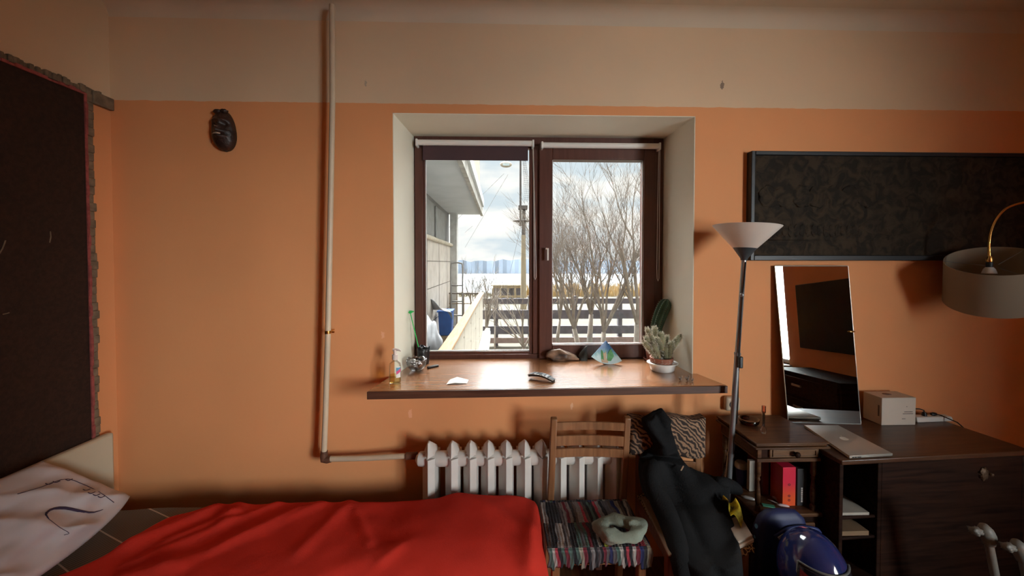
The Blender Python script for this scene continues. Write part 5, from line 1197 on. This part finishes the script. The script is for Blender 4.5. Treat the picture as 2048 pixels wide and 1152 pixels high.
pp = thing('wooden_parapet', (-.43,5.8,-.05), 'pale plywood parapet wall with orange brown top rail outside', 'parapet')
zpp = .905
MB().box((-.47,2.80,-.02),(-.42,8.8,zpp-.03)).build('parapet_boards', M_ply, pp)
MB().box((-.50,2.78,zpp-.03),(-.395,8.82,zpp)).build('top_rail', M_rail, pp, bevel=.005)
b = MB()
for y in (3.4,4.3,5.3,6.3,7.4):
    for z in (.15,.5,.75): b.cyl((-.421,y,z),(-.416,y,z),.012,n=8)
    b.box((-.4215,y+.05,-.02),(-.419,y+.056,zpp-.03))
b.build('board_joints', mat('nail_dark',(.12,.10,.08),.8), pp)
# end railing + lattice
er = thing('lattice_railing', (-.85,8.8,-.05), 'brown lattice railing closing the far end of the terrace', 'railing')
MB().box((-1.2,8.78,.87),(-.5,8.84,.90)).build('top_rail', M_timber, er)
b = MB()
for i in range(3): b.box((-1.2,8.79,.10+i*.27),(-.5,8.83,.12+i*.27))
for i in range(5): b.box((-1.19+i*.16,8.79,-.03),(-1.17+i*.16,8.83,.87))
b.build('lattice_bars', mat('tan_lattice',(.28,.21,.15),.9), er)
# ladder
ldr = thing('metal_ladder', (-1.0,8.7,-.05), 'pale metal hoop ladder at the far end of the terrace', 'ladder')
M_lad = mat('pale_galvanised',(.22,.21,.20),.6,.2)
la0, la1 = P(902,525,8.6).x, P(925,525,8.6).x; ztp = P(910,526,8.6).z
MB().tube(smooth_path([V(la0,8.6,-.03),V(la0,8.6,1.0),V(la0,8.6,ztp-.08),V(la0+.06,8.6,ztp),V(la1-.06,8.6,ztp),V(la1,8.6,ztp-.08),V(la1,8.6,1.0),V(la1,8.6,-.03)],5), .018, 8).build('side_rail', M_lad, ldr, smooth=True)
for z in (1.08,.72,.40,.08): MB().cyl((la0,8.6,z),(la1,8.6,z),.016,n=8).build('rung', M_lad, ldr, smooth=True)
# clutter on the terrace
cr0 = V(-1.02,7.2,-.03)
tag(MB().box((-1.2,6.95,-.028),(-.86,7.4,.24)).build('wooden_crate', wood('crate_wood',(.30,.22,.14),(.42,.33,.22),.8,2,4), bevel=.01), 'wooden crate on the terrace under the blue bin', 'crate')
bn = thing('blue_bin', (-1.02,7.15,.242), 'blue plastic bin with a pale lid of sheeting on the terrace', 'bin')
b = MB(); b.box((-1.16,7.0,.242),(-.90,7.3,.68),taper=.85); M_bin = mat('blue_bin_plastic',(.04,.13,.42),.5,var=.1); b.build('bin_body', M_bin, bn, bevel=.01)
b = MB(); b.box((-1.18,6.98,.68),(-.89,7.32,.71)); b.build('rim', M_bin, bn, bevel=.008)
M_bag = mat('white_bag_plastic',(.46,.47,.50),.5,var=.10,vs=8,bump=.6,bs=8)
q = P(858,640,4.6); b = MB(); b.blob(V(q.x-.02,4.6,.55),(.16,.22,.36),4,.35,2.2,7); 
mz = min(v_.co.z for v_ in b.bm.verts)
for v_ in b.bm.verts: v_.co.z = max(v_.co.z-.0, .12)
tag(b.build('rubbish_bag', M_bag, smooth=True), 'bulging white plastic bag on the terrace by the wall', 'bag')
tag(MB().box((-1.2,4.3,-.028),(-.80,4.95,.118)).build('pallet', MATS['crate_wood'], bevel=.01), 'low timber pallet under the bulging white bag', 'pallet')
b = MB(); b.sheet(lambda u, v: P(850+52*u, 602+26*u*u+13*v, 6.6)+V(0,.25*v,.05*math.sin(u*7+v*3)), 24, 10, th=(0,0,-.01)); tag(b.build('plastic_sheet', M_bag, smooth=True), 'white crumpled plastic sheet draped over the blue bin', 'plastic sheet')
b = MB(); b.sheet(lambda u, v: P(862+28*u, 560+22*v, 8.3)+V(0,.1*v,.03*math.sin(u*7+v*3)), 16, 10, th=(0,.01,0)); tag(b.build('cloth_cover', mat('sand_canvas',(.22,.20,.165),.9), smooth=True), 'sand coloured canvas hanging by the lattice at the wall', 'canvas')
# ground, water, shore
GZ = -2.4
M_grass = mat('dry_grass',(.042,.034,.017),.95,var=.16,vs=.8,bump=.6,bs=12)
b = MB(); b.box((-60,2.9,GZ-.3),(60,48,GZ)); tag(b.build('grass_ground', M_grass), 'dry yellow grass ground outside the window', 'ground', kind='structure')
b = MB(); b.box((-200,48,-5.2),(260,236,-5.0)); tag(b.build('river', mat('river_water',(.052,.060,.066),.9,var=.05,vs=.05)), 'wide pale river beyond the trees', 'river', kind='structure')
rn = random.Random(21)
b = MB(); xs = [-150+i*2.4 for i in range(160)]
top_ = [(x, 3.0+.9*noise.noise(V(x*.03,0,0))+.9*noise.noise(V(x*.25,3,0))+rn.uniform(-.5,.5)) for x in xs]
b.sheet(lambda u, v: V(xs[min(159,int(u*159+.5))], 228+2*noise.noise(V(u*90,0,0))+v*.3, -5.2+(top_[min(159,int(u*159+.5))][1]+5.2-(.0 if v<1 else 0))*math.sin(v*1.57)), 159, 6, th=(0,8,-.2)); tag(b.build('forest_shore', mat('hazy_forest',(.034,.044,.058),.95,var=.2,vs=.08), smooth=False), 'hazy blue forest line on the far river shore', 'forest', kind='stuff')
def reeds(x0, x1, y0, n, h, m, label):
    b = MB()
    for i in range(n):
        x = rn.uniform(x0,x1); y = y0+rn.uniform(0,3); hh2 = h*rn.uniform(.7,1.1); s = .06
        b.tube([V(x,y,GZ-.05), V(x+rn.uniform(-.15,.15),y,GZ+hh2)], [s,.015], 4)
    tag(b.build('reed_bed', m), label, 'reeds', kind='stuff')
M_reed = mat('golden_reed',(.36,.25,.11),.9,var=.2,vs=1)
reeds(0, 24, 44, 1400, 1.5, M_reed, 'golden reeds on the river bank behind the railing')
reeds(-14, 0, 44, 500, .5, mat('pale_reed',(.20,.17,.11),.9,var=.2,vs=1), 'short pale reeds on the river bank left')
# timber railing
fn_ = thing('timber_barrier', (3.5,18,GZ), 'dark weathered plank barrier with four broad rails across the grass', 'fence')
M_bar = mat('dark_wet_timber',(.085,.075,.085),.9,var=.2,vs=3)
for (ya, yb2) in ((597,608),(620,638),(652,668),(675,686)):
    z1_, z0_ = P(1024,ya,18).z, P(1024,yb2,18).z; MB().box((-1.2,17.95,z0_),(14,18.05,z1_)).build('rail', M_bar if yb2 < 680 else mat('brown_plank',(.20,.14,.12),.9), fn_)
for px in (992,1060,1150,1240,1310):
    x = P(px,600,18.1).x; MB().box((x-.10,18.05,GZ-.05),(x+.10,18.25,P(px,592,18.1).z)).build('post', M_bar, fn_)
# pavilion
YG = 38
pv = thing('timber_pavilion', P(1020,610,YG), 'small timber pavilion with open window bays by the river', 'pavilion')
pv.location.z = GZ; WLOC[pv.name] = Vector(pv.location)
M_pav = mat('tan_pavilion_wood',(.32,.24,.14),.9,var=.1,vs=2)
gx0, gx1 = P(986,580,YG).x, P(1045,580,YG).x; gz1, gz0 = P(1000,574,YG).z, GZ
b = MB(); b.box((gx0,YG,gz1-.12),(gx1,YG+2,gz1+.12)); b.build('roof_beam', M_pav, pv)
b = MB(); b.box((gx0-.2,YG-.2,gz1+.12),(gx1+.2,YG+2.2,gz1+.22)); b.build('roof', mat('pale_roof',(.40,.34,.24),.9), pv)
for i in range(5): x = gx0+(gx1-gx0)*i/4; MB().box((x-.09,YG,GZ),(x+.09,YG+.15,gz1-.12)).build('post', M_pav, pv)
b = MB(); zz = P(1000,593,YG).z; b.box((gx0,YG+.02,zz-.1),(gx1,YG+.12,zz+.1)); b.build('lower_beam', M_pav, pv)
b = MB(); b.box((gx0,YG+1.8,GZ),(gx1,YG+1.95,gz1-.12)); b.build('back_wall', mat('grey_wall_boards',(.18,.17,.19),.9), pv)
# mast with platform, topmast and rigging
YM = 30
ms = thing('ship_mast', V(P(1048,600,YM).x,YM,GZ), 'tall ship mast with crosstrees platform and rope ladder outside', 'mast')
M_mast = mat('weathered_mast',(.26,.21,.14),.8,var=.12,vs=2,stretch=(2,2,.3)); M_mastd = mat('dark_mast',(.06,.05,.047),.8,var=.1)
MB().tube([V(P(1047,600,YM).x,YM,GZ),P(1047,560,YM),P(1047,470,YM)],[.26,.22,.17],14).build('lower_mast', M_mast, ms, smooth='auto')
MB().tube([P(1047,475,YM),P(1048,412,YM)],[.16,.14],12).build('mast_head', M_mastd, ms, smooth='auto')
MB().tube([P(1041,452,YM-.3),P(1041,300,YM-.3),P(1041,150,YM-.3)],[.09,.075,.04],10).build('topmast', M_mastd, ms, smooth='auto')
b = MB(); b.box(P(1037,418,YM-.4),P(1054,413,YM+.2)); b.build('mast_cap', M_mastd, ms)
b = MB(); b.blob(P(1043,442,YM),(.70,.4,.12),3); b.build('crosstree_platform', M_mastd, ms, smooth=True)
b = MB()
tpv = P(1043,250,YM-.2)
for k in range(5):
    bp_ = P(1049+k*3.2,404,YM-.2+k*.25); b.tube([tpv,bp_],.012,4)
for j in range(30):
    t = .15+j*.85/30; b.tube([tpv*(1-t)+P(1049,404,YM-.2)*t, tpv*(1-t)+P(1062,404,YM+.8)*t], .010, 4)
b.build('rope_ladder', M_mastd, ms)
b = MB()
for (pa_, pb2) in (((1047,415,YM),(1075,520,YM+4)),((1047,430,YM),(1085,560,YM+5)),((1047,430,YM),(1020,545,YM+4))): b.tube([P(*pa_),P(*pb2)],.012,4)
b.build('stay', M_mastd, ms)
# oval standing in for a ceiling lamp's reflection in the pane, added cable; wires
sl_ = thing('lamp_reflection', P(1012,329,14), 'oval shape hung in the sky in place of a ceiling lamp reflection', 'lamp reflection')
b = MB(); b.blob(P(1012,329,14),(.22,.15,.11),3); b.build('reflected_lamp', mat('tan_lamp_reflection',(.32,.28,.22),.6), sl_, smooth=True)
b = MB(); b.box(P(1006,331,13.83),P(1019,327,13.87)); b.build('reflected_lamp_glass', mat('grey_lamp_reflection',(.30,.36,.38),.3), sl_)
MB().tube([P(1012,326,14),P(1012,150,14.2),P(1300,60,14.3)],.008,5).build('added_cable', M_mastd, sl_)
wr = thing('overhead_wires', P(968,395,16), 'thin overhead wires crossing the sky behind the balcony', 'wires')
for (pa_, pb2) in (((860,492,20),(1008,347,14)),((930,495,20),(1016,349,14)),((930,465,20),(945,452,18))):
    MB().tube([P(*pa_),P(*pb2)],.007,4).build('wire', mat('wire_grey',(.25,.25,.26),.7), wr)
# bare trees
M_bark = mat('grey_brown_bark',(.17,.14,.115),.9,var=.15,vs=6)
def tree(name_label, px, Y, h, seed, lean=0, spread=.5, trunk_r=.09, n0=4, depth=5, fork=.28, side=0):
    rt = random.Random(seed); x = P(px, 690, Y).x; base = V(x, Y, GZ-.05)
    t = thing('bare_tree', (x,Y,GZ), name_label, 'tree', 'bare trees between the window and the river')
    tb2 = MB(); bb2 = MB()
    fk = base+V(lean*h*fork, 0, h*fork)
    tb2.tube([base, base*.5+fk*.5+V(rt.uniform(-.08,.08),0,0), fk],[trunk_r*.95,trunk_r*.8,trunk_r*.6],9)
    cnt = [0]
    def br(p, d, L, r, dep):
        segs = 4; pts = [p]; q = p.copy(); dd2 = d.copy()
        for i in range(segs):
            dd2 = (dd2+V(rt.uniform(-.09,.09),rt.uniform(-.09,.09),.05)).normalized(); q = q+dd2*L/segs; pts.append(q.copy())
        rr2 = [r*(1-.55*i/segs) for i in range(segs+1)]
        (tb2 if dep >= depth else bb2).tube(pts, rr2, 5 if dep > 2 else 3, cap=False)
        cnt[0] += 1
        if dep <= 0: return
        nb_ = 3 if dep > 1 else 5
        for k in range(nb_+ (1 if rt.random()<.5 else 0)):
            i = rt.randint(1, segs); s = pts[i]; a = rt.uniform(0,6.28); sp = rt.uniform(.25,.55)*(1.0 if dep>1 else 1.2)
            u_ = dd2.orthogonal().normalized(); v_ = dd2.cross(u_); nd_ = (dd2+(u_*math.cos(a)+v_*math.sin(a))*sp).normalized()
            nd_.z = max(nd_.z, .12)
            br(s, nd_.normalized(), L*rt.uniform(.55,.78), max(.0045,r*.42), dep-1)
    for k in range(n0):
        a = k/n0*6.28+rt.uniform(-.4,.4); d = V(math.cos(a)*spread*rt.uniform(.4,1)+lean+side, math.sin(a)*spread*.6, 1).normalized()
        br(fk, d, h*(1-fork)*.44*rt.uniform(.85,1.1), trunk_r*.42, depth-1)
    tb2.build('trunk', M_bark, t, smooth=True); bb2.build('branches', M_bark, t)
    return cnt[0]
n_ = 0
n_ += tree('leftmost thin bare tree behind the lattice railing', 948, 17, 4.6, 2, .0, .6, .06, 4, 4, .42)
n_ += tree('slim leaning bare tree just right of the wooden parapet', 964, 11, 4.2, 7, .06, .25, .085, 3, 4, .5)
n_ += tree('very thin sapling between parapet and mast', 990, 13.5, 3.6, 9, 0, .3, .04, 3, 3, .5)
n_ += tree('bare tree standing directly under the ship mast', 1048, 13, 4.4, 12, 0, .8, .10, 4, 4, .25)
n_ += tree('bare tree with trunk leaning left inside the right pane', 1163, 13.5, 6.4, 15, -.16, .42, .13, 5, 5, .26)
n_ += tree('straight bare tree in the middle of the right pane', 1182, 14.5, 6.8, 18, .0, .38, .14, 5, 5, .30)
n_ += tree('bare forked tree just right of the middle one', 1198, 13, 7.4, 23, .10, .50, .13, 5, 5, .22)
n_ += tree('tallest bare tree at the right edge of the right pane', 1272, 12.5, 9.0, 27, .02, .40, .16, 6, 5, .22, -.06)
n_ += tree('bare tree at the left edge of the right pane', 1118, 16.5, 7.0, 31, .02, .32, .10, 4, 5, .22)
print('TREE BRANCHES', n_)
